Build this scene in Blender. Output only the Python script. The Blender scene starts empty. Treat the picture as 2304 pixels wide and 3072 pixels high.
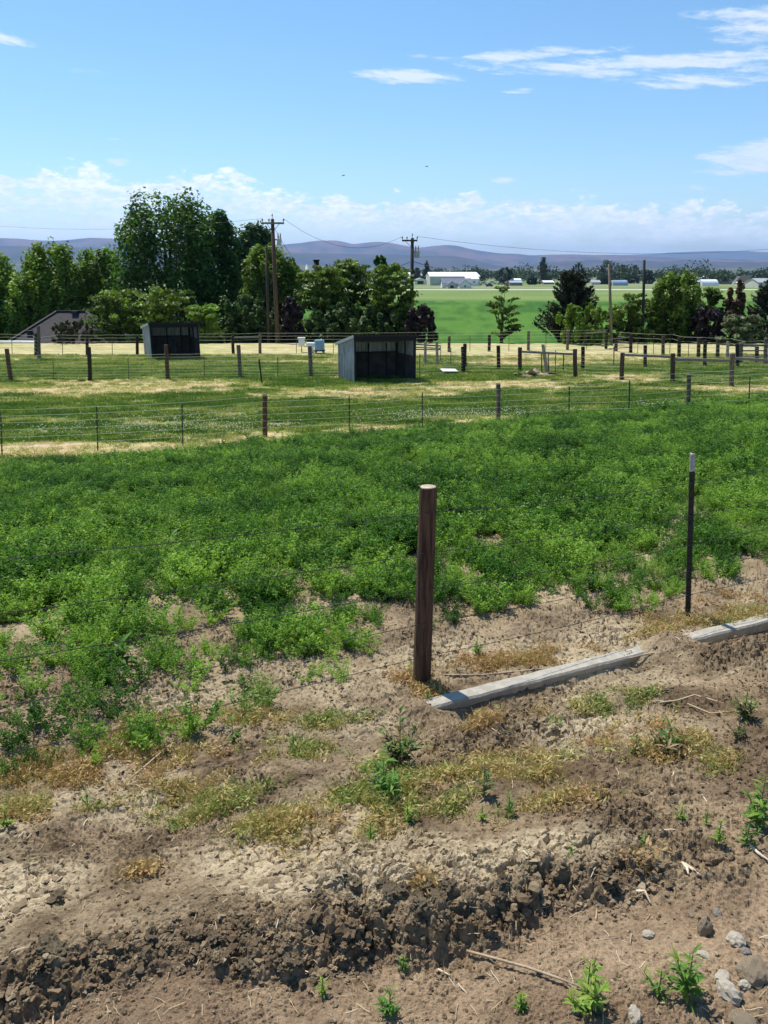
import bpy, math, random
import numpy as np
from mathutils import Vector, Matrix

S = bpy.context.scene
COL = S.collection
CAMZ = 2.35
PITCH = math.radians(17.3)
F = 769.0

# ------------------------------------------------------------------ camera
cam_d = bpy.data.cameras.new('camera')
cam = bpy.data.objects.new('camera', cam_d)
COL.objects.link(cam)
cam.location = (0, 0, CAMZ)
cam.rotation_euler = (math.pi/2 - PITCH, 0, 0)
cam_d.sensor_fit = 'HORIZONTAL'
cam_d.angle = 2*math.atan(384/F)
cam_d.clip_start = 0.05
cam_d.clip_end = 60000
S.camera = cam

# ------------------------------------------------------------------ light
SUN_EL = math.radians(63)
SUN_AZ = math.atan2(-0.62, 0.78)          # measured from +Y towards +X : sun stands to the left, beyond the scene
EXPOSURE = 0.28
SKY_STRENGTH = 0.128
SUN_STRENGTH = 5.0
sd = bpy.data.lights.new('sun', 'SUN')
sd.energy = SUN_STRENGTH
sd.angle = math.radians(0.53)
sd.color = (1.0, 0.945, 0.84)
sun = bpy.data.objects.new('sun', sd)
COL.objects.link(sun)
sv = Vector((math.sin(SUN_AZ)*math.cos(SUN_EL), math.cos(SUN_AZ)*math.cos(SUN_EL), math.sin(SUN_EL)))
sun.rotation_euler = sv.to_track_quat('Z', 'Y').to_euler()
sun.location = (0, 0, 50)
S.view_settings.view_transform = 'Standard'
S.view_settings.look = 'None'
S.view_settings.gamma = 1
S.view_settings.exposure = EXPOSURE
S.view_settings.use_curve_mapping = False
S.cycles.volume_bounces = 0
S.cycles.max_bounces = 6
S.cycles.transparent_max_bounces = 6

# ------------------------------------------------------------------ node expression helper
class NT:
    def __init__(s, tree):
        s.t = tree; s.n = tree.nodes; s.l = tree.links
    def add(s, kind, **kw):
        n = s.n.new(kind)
        for k, v in kw.items(): setattr(n, k, v)
        return n
    def put(s, sock, v):
        if isinstance(v, bpy.types.NodeSocket): s.l.new(v, sock)
        elif v is not None: sock.default_value = v
    def m(s, op, a, b=None, c=None, clamp=False):
        n = s.add('ShaderNodeMath', operation=op); n.use_clamp = clamp
        s.put(n.inputs[0], a)
        if b is not None: s.put(n.inputs[1], b)
        if c is not None: s.put(n.inputs[2], c)
        return n.outputs[0]
    def vm(s, op, a, b=None):
        n = s.add('ShaderNodeVectorMath', operation=op)
        s.put(n.inputs[0], a)
        if b is not None: s.put(n.inputs[1], b)
        return n.outputs[0]
    def smooth(s, v, a, b, lo=0.0, hi=1.0):
        n = s.add('ShaderNodeMapRange', interpolation_type='SMOOTHSTEP')
        s.put(n.inputs['Value'], v); n.inputs['From Min'].default_value = a; n.inputs['From Max'].default_value = b
        n.inputs['To Min'].default_value = lo; n.inputs['To Max'].default_value = hi
        return n.outputs[0]
    def noise(s, vec, scale, detail=4, rough=0.5, dist=0.0):
        n = s.add('ShaderNodeTexNoise')
        if vec is not None: s.put(n.inputs['Vector'], vec)
        n.inputs['Scale'].default_value = scale; n.inputs['Detail'].default_value = detail
        n.inputs['Roughness'].default_value = rough; n.inputs['Distortion'].default_value = dist
        return n.outputs['Fac']
    def mix(s, f, a, b, mode='MIX'):
        n = s.add('ShaderNodeMix', data_type='RGBA', blend_type=mode)
        s.put(n.inputs[0], f)
        for i, v in ((6, a), (7, b)):
            if not isinstance(v, bpy.types.NodeSocket): v = tuple(v) + ((1,) if len(v) == 3 else ())
            s.put(n.inputs[i], v)
        return n.outputs[2]
    def comb(s, x, y, z):
        n = s.add('ShaderNodeCombineXYZ')
        for i, v in enumerate((x, y, z)): s.put(n.inputs[i], v)
        return n.outputs[0]

def ray(px, py):
    """direction through a point of the 768 x 1024 picture"""
    a = (px-384)/F; b = -(py-512)/F
    c, s_ = math.cos(PITCH), math.sin(PITCH)
    return (a, c + b*s_, -s_ + b*c)
def azel(px, py):
    r = ray(px, py)
    return math.atan2(r[0], r[1]), math.atan2(r[2], math.hypot(r[0], r[1]))

# ------------------------------------------------------------------ world: sky and clouds
W = bpy.data.worlds.new('World'); S.world = W; W.use_nodes = True
wt = NT(W.node_tree); wt.n.clear()
tc = wt.add('ShaderNodeTexCoord')
sky = wt.add('ShaderNodeTexSky', sky_type='NISHITA')
sky.sun_disc = False; sky.sun_elevation = SUN_EL; sky.sun_rotation = SUN_AZ
sky.altitude = 700; sky.air_density = 1.0; sky.dust_density = 0.25; sky.ozone_density = 2.0
hs = wt.add('ShaderNodeHueSaturation'); hs.inputs['Saturation'].default_value = 1.17; hs.inputs['Value'].default_value = 1.05
hs.inputs['Hue'].default_value = 0.492
wt.l.new(sky.outputs[0], hs.inputs['Color'])
skyc = hs.outputs[0]
sep = wt.add('ShaderNodeSeparateXYZ'); wt.l.new(tc.outputs['Generated'], sep.inputs[0])
dx, dy, dz = sep.outputs
az = wt.m('ARCTAN2', dx, dy)
el = wt.m('ARCTAN2', dz, wt.m('SQRT', wt.m('ADD', wt.m('MULTIPLY', dx, dx), wt.m('MULTIPLY', dy, dy))))
# cumulus bank: its upper edge by azimuth
top_pts = [(0,520),(90,505),(180,498),(250,490),(330,515),(420,545),(500,528),(600,520),(680,512),(740,530),(790,560),(880,580),(960,572),
           (1040,590),(1120,605),(1230,598),(1330,600),(1440,575),(1490,600),(1560,600),(1640,606),(1700,590),(1760,578),(1830,590),(1880,612),(1960,618),(2080,606),(2200,625),(2304,640)]
fc = wt.add('ShaderNodeFloatCurve')
cv = fc.mapping.curves[0]
xs = [azel(x/3, y/3) for x, y in top_pts]
fx = lambda a: (a + 0.6)/1.2
pts = [(0.0, 0.5), (0.06, 0.46), (0.1, 0.5)] + [(fx(a), e*4) for a, e in xs] + [(0.93, 0.42), (0.97, 0.38), (1.0, 0.42)]
cv.points[0].location = pts[0]; cv.points[1].location = pts[-1]
for p in pts[1:-1]: cv.points.new(*p)
fc.mapping.update()
wt.l.new(wt.m('DIVIDE', wt.m('ADD', az, 0.6), 1.2, clamp=True), fc.inputs['Value'])
topel = wt.m('DIVIDE', fc.outputs[0], 4.0)
# noise in sky coordinates
cvec = wt.comb(wt.m('MULTIPLY', az, 1.0), wt.m('MULTIPLY', el, 2.3), 0.37)
cvec2 = wt.comb(wt.m('MULTIPLY', az, 1.0), wt.m('MULTIPLY', el, 5.0), 4.1)
n1 = wt.noise(cvec, 42, 7, 0.60, 0.15)
n2 = wt.noise(cvec2, 11, 6, 0.58, 0.3)
n3 = wt.noise(cvec, 90, 5, 0.6)
depth = wt.m('SUBTRACT', topel, el)                                   # how far below the cloud tops
edge = wt.m('ADD', depth, wt.m('MULTIPLY', wt.m('SUBTRACT', n1, 0.5), 0.075))
tops = wt.smooth(edge, -0.002, 0.011)
band = wt.smooth(depth, 0.008, 0.06)                                  # tops are solid, then streaky
thin = wt.smooth(wt.m('ADD', n2, wt.m('MULTIPLY', wt.m('SUBTRACT', n1, 0.5), 0.7)), 0.37, 0.62, 0.10, 0.95)
m_top = wt.m('MULTIPLY', tops, wt.m('ADD', wt.m('MULTIPLY', wt.m('SUBTRACT', 1.0, band), wt.smooth(n1, 0.34, 0.52, 0.35, 1.0)), wt.m('MULTIPLY', band, thin)))
above0 = wt.smooth(el, 0.0, 0.05, 0.55, 1.0)
m_top = wt.m('MULTIPLY', m_top, above0)
shade = wt.smooth(wt.m('ADD', n3, wt.m('MULTIPLY', n2, 0.5)), 0.55, 0.95)
c_cloud = wt.mix(shade, (6.2, 7.1, 8.2), (8.8, 9.0, 9.2))
c_cloud = wt.mix(wt.m('MULTIPLY', band, 0.55), c_cloud, (6.0, 7.2, 8.2))
c_cloud = wt.mix(wt.smooth(el, 0.0, 0.08, 0.7, 0.0), c_cloud, (9.5, 10.6, 11.6))
col = wt.mix(wt.m('MULTIPLY', m_top, 0.9), skyc, c_cloud)
# cirrus streaks: (source px centre, half length, half height, tilt, strength)
CIRRUS = [(1215,228,150,20,0.03,1.0), (1330,238,60,12,0.1,0.7), (1290,178,110,11,0.06,0.45), (1560,165,160,18,-0.05,0.9), (1800,152,150,10,0.02,0.4),
          (1700,207,330,20,0.06,0.9), (2000,190,380,24,0.03,0.95), (2160,232,280,26,0.02,0.7), (2330,215,220,20,-0.02,0.7),
          (2290,80,150,46,0.14,0.9), (2200,40,130,22,0.05,0.5), (2340,460,200,46,-0.08,1.3), (1560,273,50,8,0.0,0.55), (1760,288,90,10,0.05,0.25),
          (0,112,90,14,0.12,0.6), (1515,538,40,13,-0.15,0.9), (2095,563,34,9,0.0,0.6), (340,418,24,6,0.0,0.5), (350,487,36,12,-0.1,0.5),
          (150,180,230,26,0.05,0.12)]
streak = wt.noise(wt.comb(az, wt.m('MULTIPLY', wt.m('ADD', el, wt.m('MULTIPLY', az, 0.12)), 7.0), 1.3), 16, 7, 0.62, 0.4)
streak2 = wt.noise(wt.comb(az, wt.m('MULTIPLY', el, 3.0), 7.3), 60, 6, 0.65)
tot = None
for (x, y, rx, ry, tilt, st) in CIRRUS:
    a0, e0 = azel(x/3, y/3)
    ca, sa = math.cos(tilt), math.sin(tilt)
    da = wt.m('SUBTRACT', az, a0); de = wt.m('SUBTRACT', el, e0)
    u_ = wt.m('ADD', wt.m('MULTIPLY', da, ca/(rx/3/F)), wt.m('MULTIPLY', de, -sa/(rx/3/F)))
    v_ = wt.m('ADD', wt.m('MULTIPLY', da, sa/(ry/3/F)), wt.m('MULTIPLY', de, ca/(ry/3/F)))
    r2 = wt.m('ADD', wt.m('MULTIPLY', u_, u_), wt.m('MULTIPLY', v_, v_))
    g = wt.m('MULTIPLY', wt.m('SUBTRACT', 1.25, r2), st)
    tot = g if tot is None else wt.m('MAXIMUM', tot, g)
cir = wt.m('ADD', tot, wt.m('ADD', wt.m('MULTIPLY', wt.m('SUBTRACT', streak, 0.55), 3.6), wt.m('MULTIPLY', wt.m('SUBTRACT', streak2, 0.5), 1.4)))
cir = wt.m('MULTIPLY', wt.smooth(cir, 0.05, 1.25), wt.smooth(tot, 0.0, 0.25))
col = wt.mix(wt.m('MULTIPLY', cir, 0.72), col, (6.7, 7.0, 7.4))
bg = wt.add('ShaderNodeBackground'); wt.put(bg.inputs[0], col); bg.inputs[1].default_value = SKY_STRENGTH
wo = wt.add('ShaderNodeOutputWorld'); wt.l.new(bg.outputs[0], wo.inputs[0])

# ------------------------------------------------------------------ noise on arrays
_rs = np.random.RandomState(7)
_perm = _rs.permutation(512).astype(np.int64)
_ga = _rs.uniform(0, 2*math.pi, 512)
_gx, _gy = np.cos(_ga), np.sin(_ga)
_r1, _r2, _r3 = _rs.rand(512), _rs.rand(512), _rs.rand(512)
def _h(i, j, k=0): return _perm[(_perm[(i + 37*k) & 511] + j) & 511]
def perlin(x, y, k=0):
    x = np.asarray(x, float); y = np.asarray(y, float)
    xi = np.floor(x).astype(np.int64); yi = np.floor(y).astype(np.int64)
    fx_, fy_ = x-xi, y-yi
    u = fx_*fx_*fx_*(fx_*(fx_*6-15)+10); v = fy_*fy_*fy_*(fy_*(fy_*6-15)+10)
    def g(a, b):
        h = _h(xi+a, yi+b, k); return _gx[h]*(fx_-a) + _gy[h]*(fy_-b)
    a = g(0,0); b = g(1,0); c = g(0,1); d = g(1,1)
    return ((a + u*(b-a)) + v*((c + u*(d-c)) - (a + u*(b-a))))*1.5
def fbm(x, y, oc=4, k=0, rough=0.5):
    s_ = 0; a = 1; t = 0
    for i in range(oc):
        s_ = s_ + a*perlin(x*2**i + 13.7*i, y*2**i - 7.3*i, k+i); t += a; a *= rough
    return s_/t*1.3
def worley(x, y, k=0):
    xi = np.floor(x).astype(np.int64); yi = np.floor(y).astype(np.int64)
    f1 = np.full(x.shape, 9.0); f2 = np.full(x.shape, 9.0); idn = np.zeros(x.shape, np.int64)
    ox = np.zeros(x.shape); oy = np.zeros(x.shape)
    for a in (-1, 0, 1):
        for b in (-1, 0, 1):
            h = _h(xi+a, yi+b, k)
            px_ = xi + a + _r1[h]; py_ = yi + b + _r2[h]
            d = np.hypot(px_-x, py_-y)
            closer = d < f1
            f2 = np.where(closer, f1, np.minimum(f2, d))
            idn = np.where(closer, h, idn); ox = np.where(closer, x-px_, ox); oy = np.where(closer, y-py_, oy)
            f1 = np.where(closer, d, f1)
    return f1, f2, idn, ox, oy
def sst(v, a, b):
    t = np.clip((v-a)/(b-a), 0, 1); return t*t*(3-2*t)

# ------------------------------------------------------------------ terrain
P1 = (0.22, 4.03); TD = (0.889, 0.458); ND = (-0.458, 0.889)
def us(x, y):
    return ND[0]*(x-P1[0]) + ND[1]*(y-P1[1]), TD[0]*(x-P1[0]) + TD[1]*(y-P1[1])
_uk = np.array([-30,-8,-4.5,-2.4,-1.9,-1.4,-0.95,-0.72,-0.42,-0.3,0,0.6,2,5,10,16,19,24,32,300])
_zk = np.array([0.6,0.62,0.60,0.56,0.46,0.34,0.20,0.12,0.03,0.04,0,-0.02,-0.15,-0.55,-1.28,-2.10,-2.19,-2.25,-2.3,-2.3])
def scarp_y(x): return 1.84 + 0.05*x + 0.16*sst(x, 0.2, 0.75) + 0.09*perlin(x*2.1, 3.3) + 0.05*perlin(x*6, 1.3) + 0.02*perlin(x*17, 4.3) - 0.06*sst(-x, 0.5, 1.2)
def zmacro(x, y):
    x = np.asarray(x, float); y = np.asarray(y, float)
    u, s_ = us(x, y)
    z = np.interp(u, _uk, _zk)
    z = z + 0.05*fbm(x*0.35, y*0.35, 2, 5)*sst(u, 1, 5)*(1-sst(y, 40, 60))
    # drop to the lower plain
    z = z - 0.12*sst(y, 30, 52) - 4.8*sst(y, 54, 84)
    return z
def zground(x, y):
    """macro shape plus ridges, scarps and mounds of the near soil"""
    x = np.asarray(x, float); y = np.asarray(y, float)
    z = zmacro(x, y)
    u, s_ = us(x, y)
    near = 1 - sst(u, -0.1, 0.8)
    if not np.any(near > 0): return z
    z = z + near*0.03*fbm(x*1.3, y*1.3, 3, 9)
    w = 1 - sst(x, 0.75, 1.05)
    sy = scarp_y(x)
    z = z - near*0.082*w*(0.45 + 0.75*np.exp(-((x-0.0)/0.42)**2) + 0.5*sst(-x, 0.75, 1.0))*(1 - sst(y, sy-0.10, sy+0.05))*sst(y, -0.5, 0.8)*(0.65+0.6*np.clip(perlin(x*1.9, 7.7)+0.3, 0, 1))
    z = z + near*0.05*w*np.exp(-((y-sy-0.18)/0.16)**2)
    # second low ridge across the picture, and mounds in front of the kerb
    y2 = 2.62 + 0.24*x + 0.08*perlin(x*1.3, 8.8)
    z = z + near*0.055*np.exp(-((y-y2)/0.17)**2)*(0.6+0.4*perlin(x*1.1, 2.2))
    ks, kn, kl = kerb_uv(x, y)
    vis = sst(ks, 0.0, 0.25)*(1 - sst(ks, 1.45, 1.6)*(1-sst(ks, 1.95, 2.1)))
    z = z - near*0.085*vis*np.exp(-((kn+0.14)/0.10)**2) + near*0.05*np.exp(-((ks+0.03)/0.09)**2 - ((kn+0.03)/0.14)**2) + near*0.07*np.exp(-((ks-1.78)/0.16)**2 - ((kn+0.03)/0.16)**2)
    for mx, my, rx, ry, h in ((1.25,3.48,0.42,0.20,0.085),(0.45,3.32,0.38,0.16,0.07),(-0.5,3.12,0.5,0.2,0.05),(2.6,4.15,0.7,0.18,0.11),(-1.6,2.5,0.5,0.2,0.05),
                             (2.05,3.4,0.5,0.3,0.03)):
        z = z + h*np.exp(-((x-mx)/rx)**2 - ((y-my)/ry)**2)
    return z
KERB_A = (0.21, 3.78); KERB_B = (2.72, 4.92)
def kerb_uv(x, y):
    L_ = math.hypot(KERB_B[0]-KERB_A[0], KERB_B[1]-KERB_A[1]); tx, ty = (KERB_B[0]-KERB_A[0])/L_, (KERB_B[1]-KERB_A[1])/L_
    return (x-KERB_A[0])*tx + (y-KERB_A[1])*ty, -(x-KERB_A[0])*ty + (y-KERB_A[1])*tx, L_
def soil_masks(x, y):
    u, s_ = us(x, y)
    sy = scarp_y(x); w = 1 - sst(x, 0.75, 1.05)
    scarp = np.exp(-((y-sy+0.03)/0.10)**2)*w
    flat = 1 - sst(y, sy-0.12, sy-0.02)
    n = fbm(x*1.1, y*1.1, 4, 21)
    crust = 0.10 + 1.15*n
    for cx_, cy_, rx, ry, a in ((-0.7,2.25,0.9,0.28,0.9),(0.15,2.18,0.6,0.2,0.6),(0.55,3.2,0.45,0.22,0.7),(0.25,3.6,0.35,0.12,0.5),(1.1,3.55,0.3,0.12,0.4),(1.7,3.3,1.0,0.4,-0.15),
                               (0.9,2.45,0.8,0.25,-0.5),(-1.1,3.35,0.5,0.3,-0.2),(0.2,4.4,0.8,0.3,0.35),(1.6,4.75,0.9,0.3,0.4),(3,5.2,0.9,0.3,0.4),(0.3,2.0,0.6,0.08,0.5)):
        crust = crust + a*np.exp(-((x-cx_)/rx)**2 - ((y-cy_)/ry)**2)
    crust = sst(crust, 0.0, 0.65)*(1-flat*0.85)*(1-scarp)
    clod = np.clip(0.35 + 1.2*fbm(x*1.6, y*1.6, 3, 33) + 1.0*scarp - 0.7*flat - 0.45*crust, 0.0, 1.3)
    return crust, clod, flat, scarp
def zdetail(x, y):
    z = zground(x, y)
    u, s_ = us(x, y)
    near = 1 - sst(u, 0.8, 9.0)
    idx = near > 0.001
    if np.any(idx):
        X = x[idx]; Y = y[idx]; nr = near[idx]
        crust, clod, flat, scarp = soil_masks(X, Y)
        wx = X + 0.03*fbm(X*9, Y*9, 3, 41); wy = Y + 0.03*fbm(X*9+50, Y*9, 3, 43)
        f1, f2, idn, ox, oy = worley(wx*13, wy*17, 1)
        crack = np.exp(-((f2-f1)/0.10)**2)
        plate = 0.016*_r3[idn] + (ox*(_r1[idn]-0.5) + oy*(_r2[idn]-0.5))*0.020 - 0.018*crack
        f1b, f2b, idb, oxb, oyb = worley(wx*34, wy*40, 2)
        plate2 = 0.005*_r3[idb] - 0.005*np.exp(-((f2b-f1b)/0.14)**2)
        d = crust*(plate + plate2)
        g1, g2, ig, _, _ = worley(wx*22+9, wy*24, 3)
        dome = np.sqrt(np.clip(1-(g1/0.62)**2, 0, 1))*(_r3[ig] > 0.35)
        h1, h2, ih, _, _ = worley(wx*60+5, wy*60, 4)
        dome2 = np.sqrt(np.clip(1-(h1/0.6)**2, 0, 1))*(_r3[ih] > 0.3)
        d = d + clod*(0.021*dome*(0.4+_r2[ig]) + 0.007*dome2)
        rg = 1-2*np.abs(fbm(X*19, Y*24, 3, 55, 0.6))
        d = d + 0.022*fbm(X*6, Y*8, 4, 51, 0.62)*(1-0.5*flat) + 0.010*rg*(1-0.6*flat)*(1-0.55*crust) + 0.007*fbm(X*42, Y*50, 3, 57, 0.7) + 0.003*dome2*(1-crust)
        d = d*(0.55 + 0.75*sst(fbm(X*1.7, Y*1.7, 3, 65), -0.35, 0.4)) + scarp*0.030*fbm(X*11, Y*14, 4, 61, 0.6)
        ks, kn, kl = kerb_uv(X, Y)
        d = d*(1 - 0.75*np.exp(-(kn/0.11)**2)*sst(ks, -0.1, 0.05))
        z[idx] = z[idx] + d*nr
    far = sst(u, 14, 17)*(1-sst(y, 50, 60))
    z = z + far*(0.02*fbm(x*1.5, y*3.0, 3, 71))
    return z
def gz(x, y): return float(zground(np.array([x]), np.array([y]))[0])
def gzd(x, y): return float(zdetail(np.array([float(x)]), np.array([float(y)]))[0])
def hit(px, py):
    """the ground point seen through (px, py) of the 2304 x 3072 photograph"""
    r = ray(px/3, py/3)
    t = np.concatenate([np.linspace(0.8, 12, 1500), np.linspace(12, 120, 3000), np.geomspace(120, 9000, 2500)])
    X, Y, Zr = r[0]*t, r[1]*t, CAMZ + r[2]*t
    dd = Zr - zground(X, Y)
    k = np.argmax(dd < 0)
    if dd[k] >= 0: k = len(t)-1
    return Vector((X[k], Y[k], gz(X[k], Y[k])))
def at(px, py, d):
    """the point at distance y = d on the line of sight through photograph pixel (px, py)"""
    r = ray(px/3, py/3); t = d/r[1]
    return Vector((r[0]*t, d, CAMZ + r[2]*t))

# ------------------------------------------------------------------ object helpers
def tag(o, label=None, cat=None, group=None, kind=None):
    if label: o['label'] = label
    if cat: o['category'] = cat
    if group: o['group'] = group
    if kind: o['kind'] = kind
    return o
def empty(name, loc, label, cat, group=None, rz=0):
    o = bpy.data.objects.new(name, None); COL.objects.link(o)
    o.location = loc; o.rotation_euler = (0, 0, rz); o.empty_display_size = 0.1
    return tag(o, label, cat, group)
def link(name, me, parent=None, loc=None):
    o = bpy.data.objects.new(name, me); COL.objects.link(o)
    if parent is not None: o.parent = parent
    if loc is not None: o.location = loc
    return o
def np_mesh(name, V, Fq, mat=None, smooth=False, attrs=None):
    me = bpy.data.meshes.new(name)
    V = np.asarray(V, np.float32); Fq = np.asarray(Fq, np.int32)
    n = Fq.shape[1]
    me.vertices.add(len(V)); me.vertices.foreach_set('co', V.ravel())
    me.loops.add(Fq.size); me.loops.foreach_set('vertex_index', Fq.ravel())
    me.polygons.add(len(Fq)); me.polygons.foreach_set('loop_start', np.arange(0, Fq.size, n, dtype=np.int32))
    me.polygons.foreach_set('loop_total', np.full(len(Fq), n, np.int32))
    me.polygons.foreach_set('use_smooth', np.full(len(Fq), smooth))
    me.update(calc_edges=True)
    for an, (ty, data) in (attrs or {}).items():
        a = me.attributes.new(an, ty, 'POINT')
        data = np.asarray(data, np.float32)
        a.data.foreach_set({'FLOAT': 'value', 'FLOAT_COLOR': 'color', 'FLOAT_VECTOR': 'vector'}[ty], data.ravel())
    if mat: me.materials.append(mat)
    return me
class MB:
    """collects boxes, tubes and faces, then becomes ONE mesh (local to an origin)"""
    def __init__(s, o=(0,0,0)): s.v = []; s.f = []; s.o = Vector(o)
    def add(s, vs, fs):
        k = len(s.v); s.v += [tuple(Vector(v)-s.o) for v in vs]; s.f += [tuple(i+k for i in f) for f in fs]
        return s
    def box(s, c, size, rz=0, tilt=None):
        c = Vector(c); hx, hy, hz = [a/2 for a in size]
        R = Matrix.Rotation(rz, 3, 'Z')
        if tilt: R = R @ Matrix.Rotation(tilt[0], 3, 'X') @ Matrix.Rotation(tilt[1], 3, 'Y')
        vs = [c + R @ Vector((x*hx, y*hy, z*hz)) for z in (-1, 1) for y in (-1, 1) for x in (-1, 1)]
        return s.add(vs, [(0,2,3,1),(4,5,7,6),(0,1,5,4),(2,6,7,3),(0,4,6,2),(1,3,7,5)])
    def bar(s, a, b, w, h):
        a = Vector(a); b = Vector(b); d = (b-a).normalized()
        up = Vector((0,0,1)) if abs(d.z) < 0.9 else Vector((0,1,0))
        sx = d.cross(up).normalized(); sy = sx.cross(d).normalized()
        vs = [p + sx*(i*w/2) + sy*(j*h/2) for p in (a, b) for j in (-1, 1) for i in (-1, 1)]
        return s.add(vs, [(0,1,3,2),(4,6,7,5),(0,4,5,1),(2,3,7,6),(0,2,6,4),(1,5,7,3)])
    def tube(s, pts, rad, n=6, cap=True):
        pts = [Vector(p) for p in pts]
        if not hasattr(rad, '__len__'): rad = [rad]*len(pts)
        vs = []; fs = []
        for i, p in enumerate(pts):
            d = (pts[min(i+1, len(pts)-1)] - pts[max(i-1, 0)]).normalized()
            up = Vector((0,0,1)) if abs(d.z) < 0.95 else Vector((0,1,0))
            a = d.cross(up).normalized(); b = a.cross(d)
            for k in range(n):
                t = 2*math.pi*k/n
                vs.append(p + a*(math.cos(t)*rad[i]) + b*(math.sin(t)*rad[i]))
        for i in range(len(pts)-1):
            for k in range(n):
                fs.append((i*n+k, i*n+(k+1)%n, (i+1)*n+(k+1)%n, (i+1)*n+k))
        if cap: fs += [tuple(range(n))[::-1], tuple(range((len(pts)-1)*n, len(pts)*n))]
        return s.add(vs, fs)
    def build(s, name, mat, parent=None, smooth=False, loc=None):
        me = bpy.data.meshes.new(name); me.from_pydata(s.v, [], s.f)
        me.materials.append(mat)
        if smooth: me.shade_smooth()
        me.update()
        return link(name, me, parent, loc)

def mat(name, c, rough=0.85, c2=None, scale=8.0, bump=0.0, bscale=None, detail=5, stretch=None, metal=0.0, spec=0.3, ramp=(0.35, 0.65), trans=0.0, tint=None, coord='Object'):
    m = bpy.data.materials.new(name); m.use_nodes = True
    t = NT(m.node_tree); t.n.clear()
    b = t.add('ShaderNodeBsdfPrincipled'); o = t.add('ShaderNodeOutputMaterial')
    b.inputs['Roughness'].default_value = rough; b.inputs['Metallic'].default_value = metal
    b.inputs['Specular IOR Level'].default_value = spec
    colr = t.mix(0.0, c, c)
    co = t.add('ShaderNodeTexCoord').outputs[coord]
    if stretch: co = t.vm('MULTIPLY', co, stretch)
    if c2 is not None:
        nz = t.noise(co, scale, detail, 0.6)
        colr = t.mix(t.smooth(nz, *ramp), c, c2)
    if tint:
        at_ = t.add('ShaderNodeAttribute', attribute_type='INSTANCER' if tint == 'inst' else 'GEOMETRY', attribute_name='tint')
        colr = t.mix(at_.outputs['Fac'], colr, tuple(tint_to))if False else colr
    t.put(b.inputs['Base Color'], colr)
    if bump:
        bn = t.add('ShaderNodeBump'); bn.inputs['Strength'].default_value = bump; bn.inputs['Distance'].default_value = 0.02
        t.put(bn.inputs['Height'], t.noise(co, bscale or scale*3, 6, 0.65)); t.l.new(bn.outputs[0], b.inputs['Normal'])
    t.l.new(b.outputs[0], o.inputs[0])
    return m
def leafmat(name, dark, mid, lite, src='GEOMETRY', trans=0.35, rough=0.55, spec=0.25):
    """foliage: the piece's own tint (0..1) picks its colour; leaves let part of the light through"""
    m = bpy.data.materials.new(name); m.use_nodes = True
    t = NT(m.node_tree); t.n.clear()
    a = t.add('ShaderNodeAttribute', attribute_type=src, attribute_name='tint')
    r = t.add('ShaderNodeValToRGB')
    e = r.color_ramp.elements
    e[0].position = 0.0; e[0].color = (*dark, 1); e[1].position = 1.0; e[1].color = (*lite, 1)
    k = e.new(0.5); k.color = (*mid, 1)
    fac = a.outputs['Fac']
    if src == 'INSTANCER':
        a2 = t.add('ShaderNodeAttribute', attribute_type='GEOMETRY', attribute_name='tint')
        fac = t.m('ADD', fac, t.m('MULTIPLY', t.m('SUBTRACT', a2.outputs['Fac'], 0.5), 0.5))
    t.l.new(fac, r.inputs[0])
    b = t.add('ShaderNodeBsdfPrincipled'); b.inputs['Roughness'].default_value = rough; b.inputs['Specular IOR Level'].default_value = spec
    t.l.new(r.outputs[0], b.inputs['Base Color'])
    tr = t.add('ShaderNodeBsdfTranslucent')
    t.put(tr.inputs['Color'], t.mix(1.0, r.outputs[0], (1.25, 1.35, 0.6), 'MULTIPLY'))
    mx = t.add('ShaderNodeMixShader'); mx.inputs[0].default_value = trans
    t.l.new(b.outputs[0], mx.inputs[1]); t.l.new(tr.outputs[0], mx.inputs[2])
    o = t.add('ShaderNodeOutputMaterial'); t.l.new(mx.outputs[0], o.inputs[0])
    return m

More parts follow.
